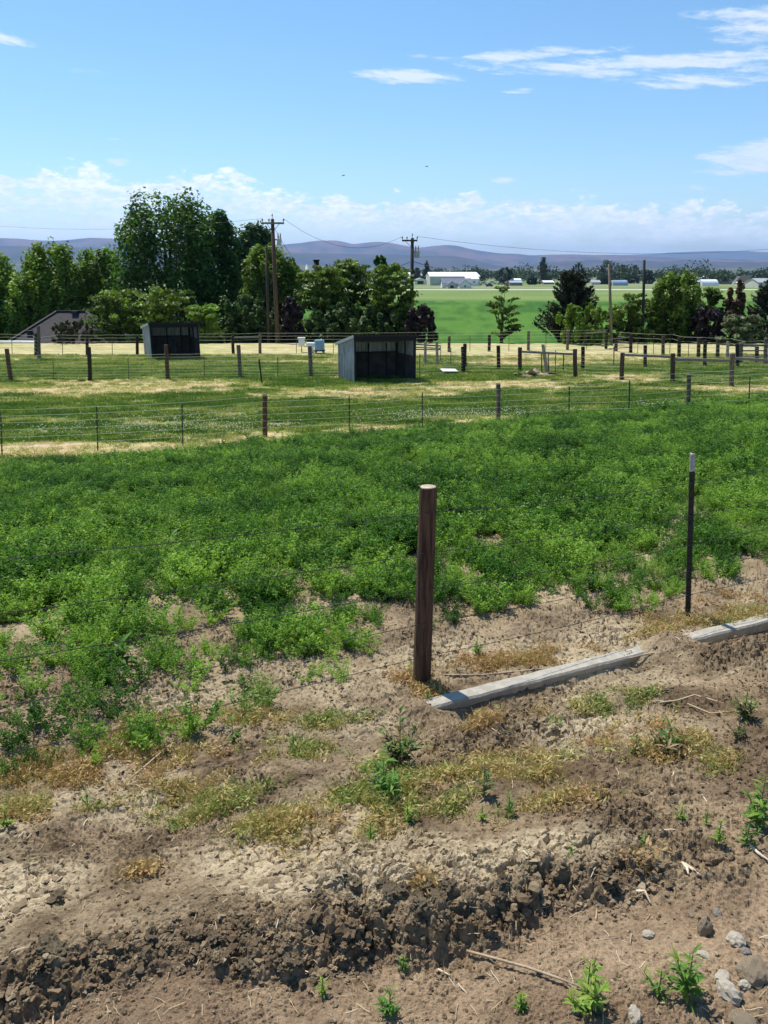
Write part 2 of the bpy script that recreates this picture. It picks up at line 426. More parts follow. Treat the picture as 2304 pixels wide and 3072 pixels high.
# ------------------------------------------------------------------ ground sheet (finer near the camera's part of the plot)
def build_ground():
    PYS = np.concatenate([np.arange(1120, 560, -0.9), np.arange(560, 400, -1.6), np.arange(400, 334, -1.0)])
    dep = PITCH + np.arctan((PYS-512)/F)
    Hh = 1.95 + 0.35*sst(-PYS, -900, -620) + 2.3*(1-sst(PYS, 400, 560))
    R = Hh/np.tan(dep); R = np.maximum.accumulate(R)
    r0 = R[0]
    R = np.concatenate([[0.08, 0.3, 0.5, 0.7, 0.85, 0.95], R[R > 1.0], np.geomspace(R[-1]*1.02, 26000, 90)])
    R = np.unique(np.round(R, 5))
    A = np.concatenate([np.radians(np.linspace(-180, -50, 46)[:-1]), np.radians(np.linspace(-50, -30, 130)[:-1]), np.radians(np.linspace(-30, 30, 680)), np.radians(np.linspace(30, 50, 130)[1:]), np.radians(np.linspace(50, 180, 46)[1:])])
    nr, na = len(R), len(A)
    RR, AA = np.meshgrid(R, A, indexing='ij')
    X = (RR*np.sin(AA)).ravel(); Y = (RR*np.cos(AA)).ravel()
    Z = zdetail(X, Y)
    i = np.arange(nr-1)[:, None]*na + np.arange(na-1)[None, :]
    Fq = np.stack([i, i+1, i+na+1, i+na], -1).reshape(-1, 4)[:, ::-1]
    # the last column repeats the first direction (-180 = 180 degrees)
    # ---------------- colours of the ground itself
    u, s_ = us(X, Y)
    crust, clod, flat, scarp = soil_masks(X, Y)
    def C(*c): return np.array(c)[None, :]
    def mixc(a, b, f): return a + (b-a)*np.clip(f, 0, 1)[:, None]
    n1 = fbm(X*2.3, Y*2.3, 4, 81) + 0.25*fbm(X*24, Y*28, 3, 82); n2 = fbm(X*11, Y*11, 3, 83); n3 = fbm(X*0.5, Y*0.5, 3, 85)
    loose = mixc(C(0.118,0.082,0.050), C(0.250,0.184,0.114), 0.5+1.3*n1+0.5*n2)
    tan = mixc(C(0.31,0.245,0.155), C(0.44,0.36,0.238), 0.5+1.2*n1+0.6*n2)
    red = mixc(C(0.210,0.145,0.092), C(0.310,0.224,0.144), 0.5+1.5*n1)
    c = mixc(loose, tan, crust)
    c = mixc(c, red, flat*0.8 + sst(X - 0.9*0 + 0.25*n1, 0.9, 1.6)*(1-sst(Y, 2.2, 3.0))*0.6)
    c = mixc(c, C(0.36,0.28,0.18), sst(u, -0.25, 0.2)*0.4*(0.6+0.8*np.clip(n1+0.5, 0, 1)))
    # alfalfa plot soil
    alf = sst(u, 0.9, 2.2)
    c = mixc(c, mixc(C(0.17,0.14,0.085), C(0.13,0.15,0.05), sst(u, 3, 8)), alf*sst(u, 3, 9)*0.8)
    # mown pasture
    past = sst(u + 0.4*fbm(X*0.6, Y*0.6, 2, 90), 15.4, 16.4)
    band = fbm(X*0.10, Y*0.42, 4, 91) + 0.6*fbm(X*0.7, Y*2.2, 4, 93)
    for (px, py, rx, ry, a) in DRY:
        h = hit(px, py); rX = rx/3*h.y/F; rY = abs(hit(px, py-ry).y - hit(px, py+ry).y)/2 + 0.2
        band = band + 0.72*a*np.exp(-((X-h.x)/rX)**2 - ((Y-h.y)/rY)**2)
    dryness = sst(band, -0.05, 0.38)
    green = mixc(C(0.07,0.13,0.028), C(0.30,0.33,0.07), 0.5+1.6*fbm(X*0.22, Y*2.4, 4, 225))
    dryc = mixc(C(0.44,0.36,0.17), C(0.47,0.35,0.21), 0.5+1.5*n3)
    pc = mixc(green, dryc, dryness)
    c = mixc(c, pc, past)
    # yard strip in front of the trees, undergrowth, lower field
    c = mixc(c, mixc(C(0.50,0.42,0.24), C(0.40,0.38,0.17), 0.5+1.6*fbm(X*0.2, Y*0.8, 3, 97)), sst(Y + 1.5*fbm(X*0.12, 0*X, 2, 96), 43, 47)*0.85)
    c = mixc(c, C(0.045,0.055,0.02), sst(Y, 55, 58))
    fld = mixc(C(0.034,0.105,0.010), C(0.078,0.175,0.020), 0.5 + 1.6*fbm(X*0.02, Y*0.06, 4, 98) + 1.3*fbm(X*0.25, Y*0.10, 3, 99))
    c = mixc(c, fld, sst(Y, 84, 96))
    c = mixc(c, mixc(C(0.13,0.20,0.05), C(0.18,0.24,0.07), 0.5+1.5*fbm(X*0.01, Y*0.03, 3, 101)), sst(Y + 8*fbm(X*0.01, 0*X, 1, 5), 268, 285))
    c = mixc(c, mixc(C(0.22,0.24,0.13), C(0.14,0.2,0.06), 0.5+2*fbm(X*0.006, Y*0.01, 3, 103)), sst(Y, 400, 440))
    c = mixc(c, mixc(C(0.26,0.22,0.15), C(0.08,0.13,0.05), 0.5+2*fbm(X*0.002, Y*0.003, 4, 105)), sst(Y, 900, 1400))
    # strip beside and behind the camera outside the plots carries on as bare soil and grass
    back = sst(-Y, 0.0, 6)
    c = mixc(c, mixc(red, C(0.2,0.22,0.08), 0.5+1.5*n3), back)
    rgba = np.ones((len(X), 4)); rgba[:, :3] = np.clip(c, 0.01, 0.9)
    det = (1 - sst(RR.ravel(), 6, 30))
    m = bpy.data.materials.new('soil_and_grass'); m.use_nodes = True
    t = NT(m.node_tree); t.n.clear()
    a = t.add('ShaderNodeAttribute', attribute_name='col'); dt = t.add('ShaderNodeAttribute', attribute_name='det')
    co = t.add('ShaderNodeTexCoord').outputs['Object']
    f1 = t.noise(co, 60, 6, 0.7); f2 = t.noise(co, 260, 3, 0.6); f3 = t.noise(t.vm('MULTIPLY', co, (0.5, 1.6, 1)), 2.4, 6, 0.7)
    v1 = t.smooth(f1, 0.3, 0.7, 0.72, 1.25); v2 = t.smooth(f2, 0.3, 0.7, 0.82, 1.15)
    vn = t.m('MULTIPLY', v1, v2)
    vf = t.smooth(f3, 0.3, 0.7, 0.65, 1.32)
    fac = t.add('ShaderNodeMix', data_type='FLOAT'); t.put(fac.inputs[0], dt.outputs['Fac']); t.put(fac.inputs[2], vf); t.put(fac.inputs[3], vn)
    cc = t.vm('MULTIPLY', a.outputs['Color'], t.comb(fac.outputs[0], fac.outputs[0], fac.outputs[0]))
    b = t.add('ShaderNodeBsdfPrincipled'); b.inputs['Roughness'].default_value = 0.95; b.inputs['Specular IOR Level'].default_value = 0.1
    t.put(b.inputs['Base Color'], cc)
    bn = t.add('ShaderNodeBump'); t.put(bn.inputs['Strength'], t.m('MULTIPLY', dt.outputs['Fac'], 0.8)); bn.inputs['Distance'].default_value = 0.006
    t.put(bn.inputs['Height'], t.m('ADD', f1, t.m('MULTIPLY', f2, 0.4))); t.l.new(bn.outputs[0], b.inputs['Normal'])
    o = t.add('ShaderNodeOutputMaterial'); t.l.new(b.outputs[0], o.inputs[0])
    me = np_mesh('ground', np.stack([X, Y, Z], -1), Fq, m, False, {'col': ('FLOAT_COLOR', rgba), 'det': ('FLOAT', det)})
    return tag(link('ground', me), 'bare clods, alfalfa plot, mown pasture and green farm field', None, None, 'structure')
# dry (+) and green (-) patches of the mown pasture: photo px centre, half sizes, weight
DRY = [(250,1345,420,14,0.9),(700,1318,260,10,0.9),(1150,1290,320,9,0.8),(1600,1262,300,9,0.8),(2000,1238,260,9,0.7),
       (1150,1180,330,12,1.0),(1500,1150,260,14,1.0),(1900,1135,170,14,0.9),(330,1168,460,16,1.2),(2200,1165,160,10,0.5),(700,1160,150,10,0.4),
       (250,1235,420,16,-0.7),(900,1235,500,16,-0.7),(1700,1200,400,16,-0.8),(300,1110,420,22,-1.0),(780,1115,200,22,-0.9),(1000,1160,260,9,-0.6),
       (1380,1120,90,12,-0.9),(1900,1110,380,16,-0.9),(2250,1115,160,20,-0.9),(1500,1080,160,14,0.9),(1850,1080,240,10,1.0),(1650,1062,260,8,0.8),
       (200,1060,300,9,0.5),(850,1075,120,8,-0.1),(2300,1225,110,12,0.3)]
ground = build_ground()

# ------------------------------------------------------------------ materials
M = {}
M['post_wood'] = mat('post_wood', (0.185,0.100,0.060), 0.85, (0.065,0.036,0.022), 6, 0.8, 30, stretch=(9,9,0.8))
M['wood_end'] = mat('wood_end', (0.62,0.52,0.38), 0.85, (0.36,0.28,0.19), 14, 0.5, 60)
M['grey_wood'] = mat('grey_wood', (0.21,0.17,0.135), 0.9, (0.09,0.07,0.058), 4, 0.8, 20, stretch=(6,6,0.7))
M['brown_wood'] = mat('brown_wood', (0.115,0.075,0.052), 0.9, (0.055,0.037,0.028), 4, 0.8, 20, stretch=(6,6,0.7))
M['dark_wood'] = mat('dark_wood', (0.045,0.032,0.026), 0.9, (0.022,0.017,0.014), 4, 0.6, 20, stretch=(6,6,0.7))
M['pale_wood'] = mat('pale_wood', (0.42,0.37,0.30), 0.9, (0.25,0.21,0.165), 4, 0.6, 20, stretch=(6,6,0.7))
M['rail_wood'] = mat('rail_wood', (0.30,0.265,0.235), 0.9, (0.16,0.135,0.115), 5, 0.6, 25, stretch=(0.7,6,6))
M['steel_green'] = mat('steel_green', (0.018,0.022,0.020), 0.6, (0.035,0.028,0.022), 20, 0.3)
M['steel_far'] = mat('steel_far', (0.045,0.052,0.046), 0.6, (0.07,0.055,0.045), 20, 0.3)
M['post_tip'] = mat('post_tip', (0.50,0.49,0.46), 0.6, (0.30,0.29,0.27), 18, 0.3)
M['wire_dark'] = mat('wire_dark', (0.07,0.065,0.06), 0.5, metal=0.6, spec=0.5)
M['wire_lit'] = mat('wire_lit', (0.42,0.44,0.30), 0.6, metal=0.1, spec=0.3)
M['concrete'] = mat('concrete', (0.42,0.39,0.33), 0.92, (0.33,0.30,0.25), 22, 0.3, 80, detail=8)
M['tin'] = mat('tin', (0.40,0.44,0.50), 0.42, (0.20,0.20,0.21), 2.2, 0.15, 30, stretch=(4,4,0.6), metal=0.35, spec=0.5)
M['tin_dark'] = mat('tin_dark', (0.075,0.078,0.085), 0.6, (0.045,0.045,0.05), 3, 0.1, metal=0.3)
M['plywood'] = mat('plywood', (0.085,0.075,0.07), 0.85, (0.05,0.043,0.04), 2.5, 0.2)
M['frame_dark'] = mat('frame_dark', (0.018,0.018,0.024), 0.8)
M['fascia'] = mat('fascia', (0.42,0.44,0.44), 0.7, (0.30,0.31,0.31), 6)
M['shingle'] = mat('shingle', (0.075,0.066,0.070), 0.95, (0.042,0.038,0.041), 7, 0.7, 25, stretch=(1,1,3))
M['vent_black'] = mat('vent_black', (0.03,0.03,0.033), 0.7)
M['siding'] = mat('siding', (0.42,0.38,0.32), 0.85, (0.36,0.32,0.27), 2)
M['white_paint'] = mat('white_paint', (0.80,0.80,0.77), 0.6, (0.70,0.70,0.67), 3)
M['white_tin'] = mat('white_tin', (0.84,0.85,0.86), 0.5, (0.76,0.77,0.78), 0.4)
M['cream_wall'] = mat('cream_wall', (0.55,0.54,0.46), 0.8, (0.46,0.45,0.38), 0.3)
M['blue_roof'] = mat('blue_roof', (0.30,0.40,0.52), 0.6, (0.24,0.33,0.45), 0.4)
M['slate_roof'] = mat('slate_roof', (0.17,0.19,0.24), 0.85, (0.12,0.135,0.18), 0.8)
M['door_dark'] = mat('door_dark', (0.04,0.045,0.05), 0.6)
M['glass_dark'] = mat('glass_dark', (0.03,0.04,0.05), 0.12, spec=0.6)
M['brick_far'] = mat('brick_far', (0.33,0.23,0.17), 0.9, (0.25,0.17,0.13), 1)
M['chimney_dark'] = mat('chimney_dark', (0.02,0.018,0.018), 0.8)
M['blue_plastic'] = mat('blue_plastic', (0.16,0.30,0.44), 0.5, (0.24,0.38,0.50), 6, 0.1)
M['pole_wood'] = mat('pole_wood', (0.075,0.058,0.048), 0.9, (0.04,0.031,0.027), 3, 0.5, 14, stretch=(5,5,0.5))
M['pole_brown'] = mat('pole_brown', (0.115,0.072,0.052), 0.9, (0.06,0.04,0.032), 3, 0.5, 14, stretch=(5,5,0.5))
M['pole_pale'] = mat('pole_pale', (0.25,0.20,0.15), 0.9, (0.13,0.10,0.075), 2, 0.5, 14, stretch=(5,5,0.6))
M['transformer'] = mat('transformer', (0.42,0.44,0.44), 0.5, (0.34,0.35,0.36), 3, metal=0.2)
M['insulator'] = mat('insulator', (0.30,0.27,0.25), 0.3)
M['cable'] = mat('cable', (0.04,0.04,0.045), 0.6)
M['stone_pale'] = mat('stone_pale', (0.64,0.57,0.46), 0.85, (0.45,0.38,0.29), 20, 0.6, 70)
M['stone_tan'] = mat('stone_tan', (0.42,0.33,0.22), 0.85, (0.30,0.23,0.155), 16, 0.7, 60)
M['stone_grey'] = mat('stone_grey', (0.33,0.30,0.26), 0.85, (0.22,0.20,0.17), 16, 0.6, 60)
M['clod'] = mat('clod', (0.40,0.32,0.21), 0.97, (0.24,0.18,0.115), 3.0, 1.0, 14, spec=0.05, coord='Object')
M['straw'] = mat('straw', (0.50,0.39,0.24), 0.7, (0.45,0.34,0.2), 30, 0.2)
M['straw_white'] = mat('straw_white', (0.74,0.66,0.52), 0.7, (0.52,0.42,0.30), 30, 0.2)
M['twig'] = mat('twig', (0.27,0.19,0.13), 0.85, (0.42,0.33,0.23), 25, 0.3)
M['bark'] = mat('bark', (0.085,0.062,0.045), 0.95, (0.045,0.033,0.025), 4, 0.7, 20, stretch=(4,4,1))
L = {}
L['alfalfa'] = leafmat('alfalfa_leaf', (0.018,0.068,0.014), (0.085,0.195,0.030), (0.28,0.43,0.075), 'INSTANCER', 0.38, 0.55, 0.15)
L['alfalfa_stem'] = leafmat('alfalfa_stem', (0.03,0.07,0.015), (0.07,0.12,0.03), (0.12,0.18,0.05), 'INSTANCER', 0.1)
L['grass'] = leafmat('pasture_grass', (0.040,0.105,0.014), (0.135,0.235,0.030), (0.50,0.44,0.20), 'INSTANCER', 0.35)
L['dry'] = leafmat('dry_weed', (0.15,0.23,0.045), (0.50,0.41,0.17), (0.42,0.25,0.13), 'INSTANCER', 0.25)
L['clod'] = leafmat('soil_clod', (0.13,0.093,0.058), (0.25,0.188,0.120), (0.42,0.34,0.225), 'INSTANCER', 0.0, 0.97, 0.05)
L['weed'] = leafmat('weed_leaf', (0.05,0.13,0.022), (0.12,0.24,0.035), (0.27,0.36,0.06), 'GEOMETRY', 0.3)
def tintmat(name, base, lo=0.5, hi=1.7, tr=0.35):
    b = np.array(base)
    return leafmat(name, tuple(b*lo), tuple(b), tuple(np.minimum(b*hi, 0.6)), 'GEOMETRY', tr)
L['cottonwood'] = tintmat('cottonwood_leaf', (0.062,0.128,0.024), 0.4, 2.1)
L['bright'] = tintmat('bright_leaf', (0.165,0.255,0.036))
L['locust'] = tintmat('locust_leaf', (0.125,0.190,0.030), 0.35, 1.9)
L['dark'] = tintmat('dark_leaf', (0.060,0.108,0.032))
L['pine'] = tintmat('pine_needle', (0.032,0.042,0.024), 0.5, 1.7, 0.1)
L['purple'] = tintmat('purple_leaf', (0.036,0.024,0.028), 0.5, 1.8, 0.2)
L['rust'] = tintmat('rust_leaf', (0.110,0.062,0.034), 0.5, 1.6, 0.25)
L['sage'] = tintmat('sage_leaf', (0.155,0.185,0.090), 0.5, 1.7, 0.25)
L['olive'] = tintmat('olive_leaf', (0.062,0.064,0.030), 0.5, 1.7, 0.25)
L['far'] = tintmat('far_leaf', (0.040,0.068,0.028), 0.6, 1.6, 0.15)

# ------------------------------------------------------------------ scattering (stuff nobody could count)
def make_scatter(name, P, rot, scl, tint, var, variants, label):
    me = bpy.data.meshes.new(name)
    me.vertices.add(len(P)); me.vertices.foreach_set('co', np.asarray(P, np.float32).ravel())
    for an, ty, key, data in (('rot', 'FLOAT_VECTOR', 'vector', rot), ('scl', 'FLOAT_VECTOR', 'vector', scl), ('tint', 'FLOAT', 'value', tint)):
        a = me.attributes.new(an, ty, 'POINT'); a.data.foreach_set(key, np.asarray(data, np.float32).ravel())
    a = me.attributes.new('var', 'INT', 'POINT'); a.data.foreach_set('value', np.asarray(var, np.int32))
    o = link(name, me)
    vc = bpy.data.collections.new(name + '_pieces')
    for i, vm_ in enumerate(variants):
        vm_.name = '%s_piece_%02d' % (name, i)
        vc.objects.link(bpy.data.objects.new(vm_.name, vm_))
    g = bpy.data.node_groups.new(name + '_scatter', 'GeometryNodeTree')
    g.interface.new_socket('Geometry', in_out='INPUT', socket_type='NodeSocketGeometry')
    g.interface.new_socket('Geometry', in_out='OUTPUT', socket_type='NodeSocketGeometry')
    n = g.nodes; l = g.links
    gi = n.new('NodeGroupInput'); go = n.new('NodeGroupOutput')
    iop = n.new('GeometryNodeInstanceOnPoints'); ci = n.new('GeometryNodeCollectionInfo')
    ci.inputs['Collection'].default_value = vc; ci.inputs['Separate Children'].default_value = True; ci.inputs['Reset Children'].default_value = True
    def na(nm, ty):
        q = n.new('GeometryNodeInputNamedAttribute'); q.data_type = ty; q.inputs['Name'].default_value = nm; return q.outputs['Attribute']
    e2r = n.new('FunctionNodeEulerToRotation')
    l.new(na('rot', 'FLOAT_VECTOR'), e2r.inputs[0])
    l.new(gi.outputs[0], iop.inputs['Points']); l.new(ci.outputs[0], iop.inputs['Instance'])
    iop.inputs['Pick Instance'].default_value = True
    l.new(na('var', 'INT'), iop.inputs['Instance Index']); l.new(e2r.outputs[0], iop.inputs['Rotation']); l.new(na('scl', 'FLOAT_VECTOR'), iop.inputs['Scale'])
    l.new(iop.outputs[0], go.inputs[0])
    md = o.modifiers.new('scatter', 'NODES'); md.node_group = g
    return tag(o, label, None, None, 'stuff')

def quads_mesh(name, C_, A_, B_, tint, mat_, fold=None):
    """leaf-like rhombi: centre, half length vector, half width vector"""
    n = len(C_)
    V = np.stack([C_-A_, C_+B_, C_+A_, C_-B_], 1).reshape(-1, 3)
    Fq = np.arange(n*4).reshape(n, 4)
    return np_mesh(name, V, Fq, mat_, False, {'tint': ('FLOAT', np.repeat(tint, 4))})

def unit(v): return v/np.maximum(np.linalg.norm(v, axis=-1, keepdims=True), 1e-9)

def alfalfa_piece(seed, rs_stems=13, h=0.30):
    rs = np.random.RandomState(seed)
    C_, A_, B_, T_ = [], [], [], []
    for k in range(rs_stems):
        a = rs.rand()*6.28; lean = 0.15 + 0.55*rs.rand(); hh = h*(0.6+0.5*rs.rand()); r0 = 0.03*rs.rand()
        base = np.array([math.cos(a)*r0, math.sin(a)*r0, -0.02]); d = np.array([math.cos(a)*lean, math.sin(a)*lean, 1.0]); d /= np.linalg.norm(d)
        tip = base + d*hh + np.array([math.cos(a), math.sin(a), 0])*0.03*hh/0.3
        side = unit(np.cross(d, [0.3, 0.5, 0.1]))
        C_.append((base+tip)/2); A_.append((tip-base)/2); B_.append(side*0.0018); T_.append(0.3)
        nn = 11
        for j in range(nn):
            t = (j+1.5)/(nn+0.5); p = base + (tip-base)*t
            for q in range(4 if j > 3 else 2):
                aa = rs.rand()*6.28; ld = unit(np.array([math.cos(aa), math.sin(aa), 0.15+0.7*rs.rand()]))
                ln = 0.0135*(0.7+0.6*rs.rand()); off = 0.012+0.022*rs.rand()*(1.15-0.6*t)
                c = p + ld*off
                sd_ = unit(np.cross(ld, unit(rs.normal(size=3))))
                C_.append(c); A_.append(ld*ln); B_.append(sd_*ln*0.48); T_.append(np.clip(0.30 + 0.35*t + 0.25*rs.normal()*0.6, 0, 1))
    return quads_mesh('alfalfa', np.array(C_), np.array(A_), np.array(B_), np.array(T_), L['alfalfa'])

def grass_piece(seed, nb=26, h=0.09, spread=0.07, w=0.0028, mat_=None, curl=0.5):
    rs = np.random.RandomState(seed)
    C_, A_, B_, T_ = [], [], [], []
    for k in range(nb):
        a = rs.rand()*6.28; r = spread*math.sqrt(rs.rand()); b = np.array([math.cos(a)*r, math.sin(a)*r, -0.005])
        a2 = rs.rand()*6.28; lean = curl*(0.3+rs.rand())
        d = unit(np.array([math.cos(a2)*lean, math.sin(a2)*lean, 1.0])); hh = h*(0.5+0.7*rs.rand())
        mid = b + d*hh*0.55; d2 = unit(d + np.array([math.cos(a2), math.sin(a2), -0.3])*lean*0.9); tip = mid + d2*hh*0.5
        sd_ = unit(np.cross(d, unit(rs.normal(size=3))))*w
        tt = np.clip(0.5+0.22*rs.normal(), 0, 1)
        C_ += [(b+mid)/2, (mid+tip)/2]; A_ += [(mid-b)/2*1.15, (tip-mid)/2*1.1]; B_ += [sd_, sd_*0.8]; T_ += [tt, tt]
    return quads_mesh('grass', np.array(C_), np.array(A_), np.array(B_), np.array(T_), mat_ or L['grass'])

def wilt_piece(seed, n=40, h=0.06, spread=0.07, mat_=None):
    """curled dry leaves and short stalks"""
    rs = np.random.RandomState(seed)
    C_, A_, B_, T_ = [], [], [], []
    for k in range(n):
        a = rs.rand()*6.28; r = spread*math.sqrt(rs.rand()); c = np.array([math.cos(a)*r, math.sin(a)*r, h*rs.rand()**1.5*0.8])
        ld = unit(np.array([rs.normal(), rs.normal(), rs.normal()*0.6+0.3])); ln = 0.010+0.014*rs.rand()
        sd_ = unit(np.cross(ld, unit(rs.normal(size=3))))
        C_.append(c); A_.append(ld*ln); B_.append(sd_*ln*(0.12+0.3*rs.rand())); T_.append(np.clip(0.5+0.3*rs.normal(), 0, 1))
    return quads_mesh('wilt', np.array(C_), np.array(A_), np.array(B_), np.array(T_), mat_ or L['dry'])

def clod_mesh(seed, mat_, sub=2, rough=0.35, flat=0.75):
    bm = __import__('bmesh').new()
    __import__('bmesh').ops.create_icosphere(bm, subdivisions=sub, radius=1.0)
    rs = np.random.RandomState(seed)
    P = np.array([v.co[:] for v in bm.verts])
    pl = unit(rs.normal(size=(9, 3))); dd = 0.85+0.25*rs.rand(9)
    r = np.ones(len(P))
    for k in range(9):
        dt = P @ pl[k]; r = np.where(dt > 0.05, np.minimum(r, dd[k]/np.maximum(dt, 0.05)), r)
    nz = perlin(P[:, 0]*1.7+seed*3.1, P[:, 1]*1.7+P[:, 2]*1.9, seed)*0.5 + perlin(P[:, 0]*4+seed, P[:, 2]*4+P[:, 1]*3, seed+3)*0.35 + perlin(P[:, 0]*9+seed+P[:, 2]*4, P[:, 2]*7+P[:, 1]*8, seed+5)*0.22*(sub > 2)
    r = r*(1+rough*nz*1.6)
    st = np.array([1, 0.8+0.3*rs.rand(), flat*(0.8+0.4*rs.rand())])
    for v, p, rr in zip(bm.verts, P, r): v.co = Vector(p*rr*st)
    me = bpy.data.meshes.new('clod'); bm.to_mesh(me); bm.free(); me.materials.append(mat_)
    return me

# ---- alfalfa
def in_bare(X, Y, spec):
    v = np.zeros(len(X))
    for (px, py, rx, ry) in spec:
        h = hit(px, py); rX = rx/3*math.hypot(h.y, CAMZ-h.z)/F; rY = abs(hit(px, py-ry).y - hit(px, py+ry).y)/2
        v = np.maximum(v, np.exp(-(((X-h.x)/rX)**2 + ((Y-h.y)/max(rY, 0.04))**2)))
    return v
BARE = [(200,1760,90,30),(160,1850,60,45),(500,1845,170,22),(900,1745,110,18),(1000,1720,60,14),(650,1905,80,36),(690,1860,50,30),(60,1900,130,34),(120,1960,90,32),(430,1975,60,18),
        (560,1960,40,30),(830,2000,70,24),(1471,1632,55,26),(1707,1568,50,14),(1346,1762,25,18),(1318,1650,25,18),(1395,1405,70,12),(2090,1560,45,18),(2263,1718,60,22),
        (2090,1334,34,8),(1000,1420,40,10),(1230,1395,60,8),(1780,1860,120,24),(1200,1905,40,20),(60,1440,30,8),(420,1500,40,9)]
def alfalfa():
    rs = np.random.RandomState(11)
    n = 52000
    d = 3.2 + 22.5*rs.rand(n)**0.8; X = (rs.rand(n)*2-1)*(0.66*d+2.4); Y = d
    u, s_ = us(X, Y)
    wob = 0.34*fbm(X*1.4, Y*1.4, 3, 201) + 0.16*fbm(X*5, Y*5, 2, 203)
    e_near = np.interp(X, [-9,-3.6,-2.1,-1.2,-0.1,0.7,1.9,3.1,6,20], [0.3,0.1,-0.15,0.02,0.46,0.70,0.34,0.30,0.5,0.5])
    e_far = np.interp(X, [-14,-10,-5,-1,3,7,11,16,30], [16.7,16.9,16.4,16.1,15.7,15.3,15.1,15.2,15.2]) - 0.35
    bare = in_bare(X, Y, BARE)
    sparse = fbm(X*0.9, Y*0.9, 3, 205)
    keep = (u > e_near + wob) & (u < e_far + wob*0.7) & (bare < 0.22 + 0.18*rs.rand(n)) 
    keep &= ~((u < 2.9) & (X < 0.6) & (sparse < -0.20 + 0.2*rs.rand(n)) & (rs.rand(n) < 0.5))
    keep &= rs.rand(n) < 0.62 + 0.38*sst(u - e_near, 0.2, 1.2)
    gap = fbm(X*2.4, Y*2.0, 3, 213)
    keep &= ~((gap < -0.30 + 0.12*rs.rand(n)) & (rs.rand(n) < 0.85))
    keep &= ~((sparse < -0.42) & (rs.rand(n) < 0.7))
    dens = np.clip(1.25 - 0.045*Y, 0.35, 1)        # plants stand closer together than they show near the camera
    keep &= rs.rand(n) < np.where(Y < 9, 1.0, dens)
    X, Y, u, sparse = X[keep], Y[keep], u[keep], sparse[keep]; n = len(X)
    Z = zground(X, Y)
    big = fbm(X*0.45, Y*0.45, 3, 207); sm = fbm(X*2.2, Y*2.2, 3, 209)
    tint = np.clip(0.46 + 0.45*big + 0.60*sm + 0.19*rs.normal(size=n) + 0.25*(1-sst(u, 0.6, 2.6))*1.0, 0, 1)
    sc = (0.72 + 0.34*rs.rand(n))*(0.95 + 0.8*fbm(X*1.6, Y*1.6, 3, 211))*(0.62 + 0.38*sst(u, 0.7, 2.2))
    sc = np.clip(sc, 0.4, 1.4)
    far = 1 + 0.25*sst(Y, 9, 20)
    rot = np.stack([0.15*rs.normal(size=n), 0.15*rs.normal(size=n), rs.rand(n)*6.28], -1)
    scl = np.stack([sc*far, sc*far, sc*0.9], -1)
    var = rs.randint(0, 7, n)
    print('alfalfa plants', n)
    make_scatter('alfalfa', np.stack([X, Y, Z], -1), rot, scl, tint, var, [alfalfa_piece(300+i) for i in range(7)], 'dense knee high green alfalfa covering the plot behind the wire fence')
alfalfa()

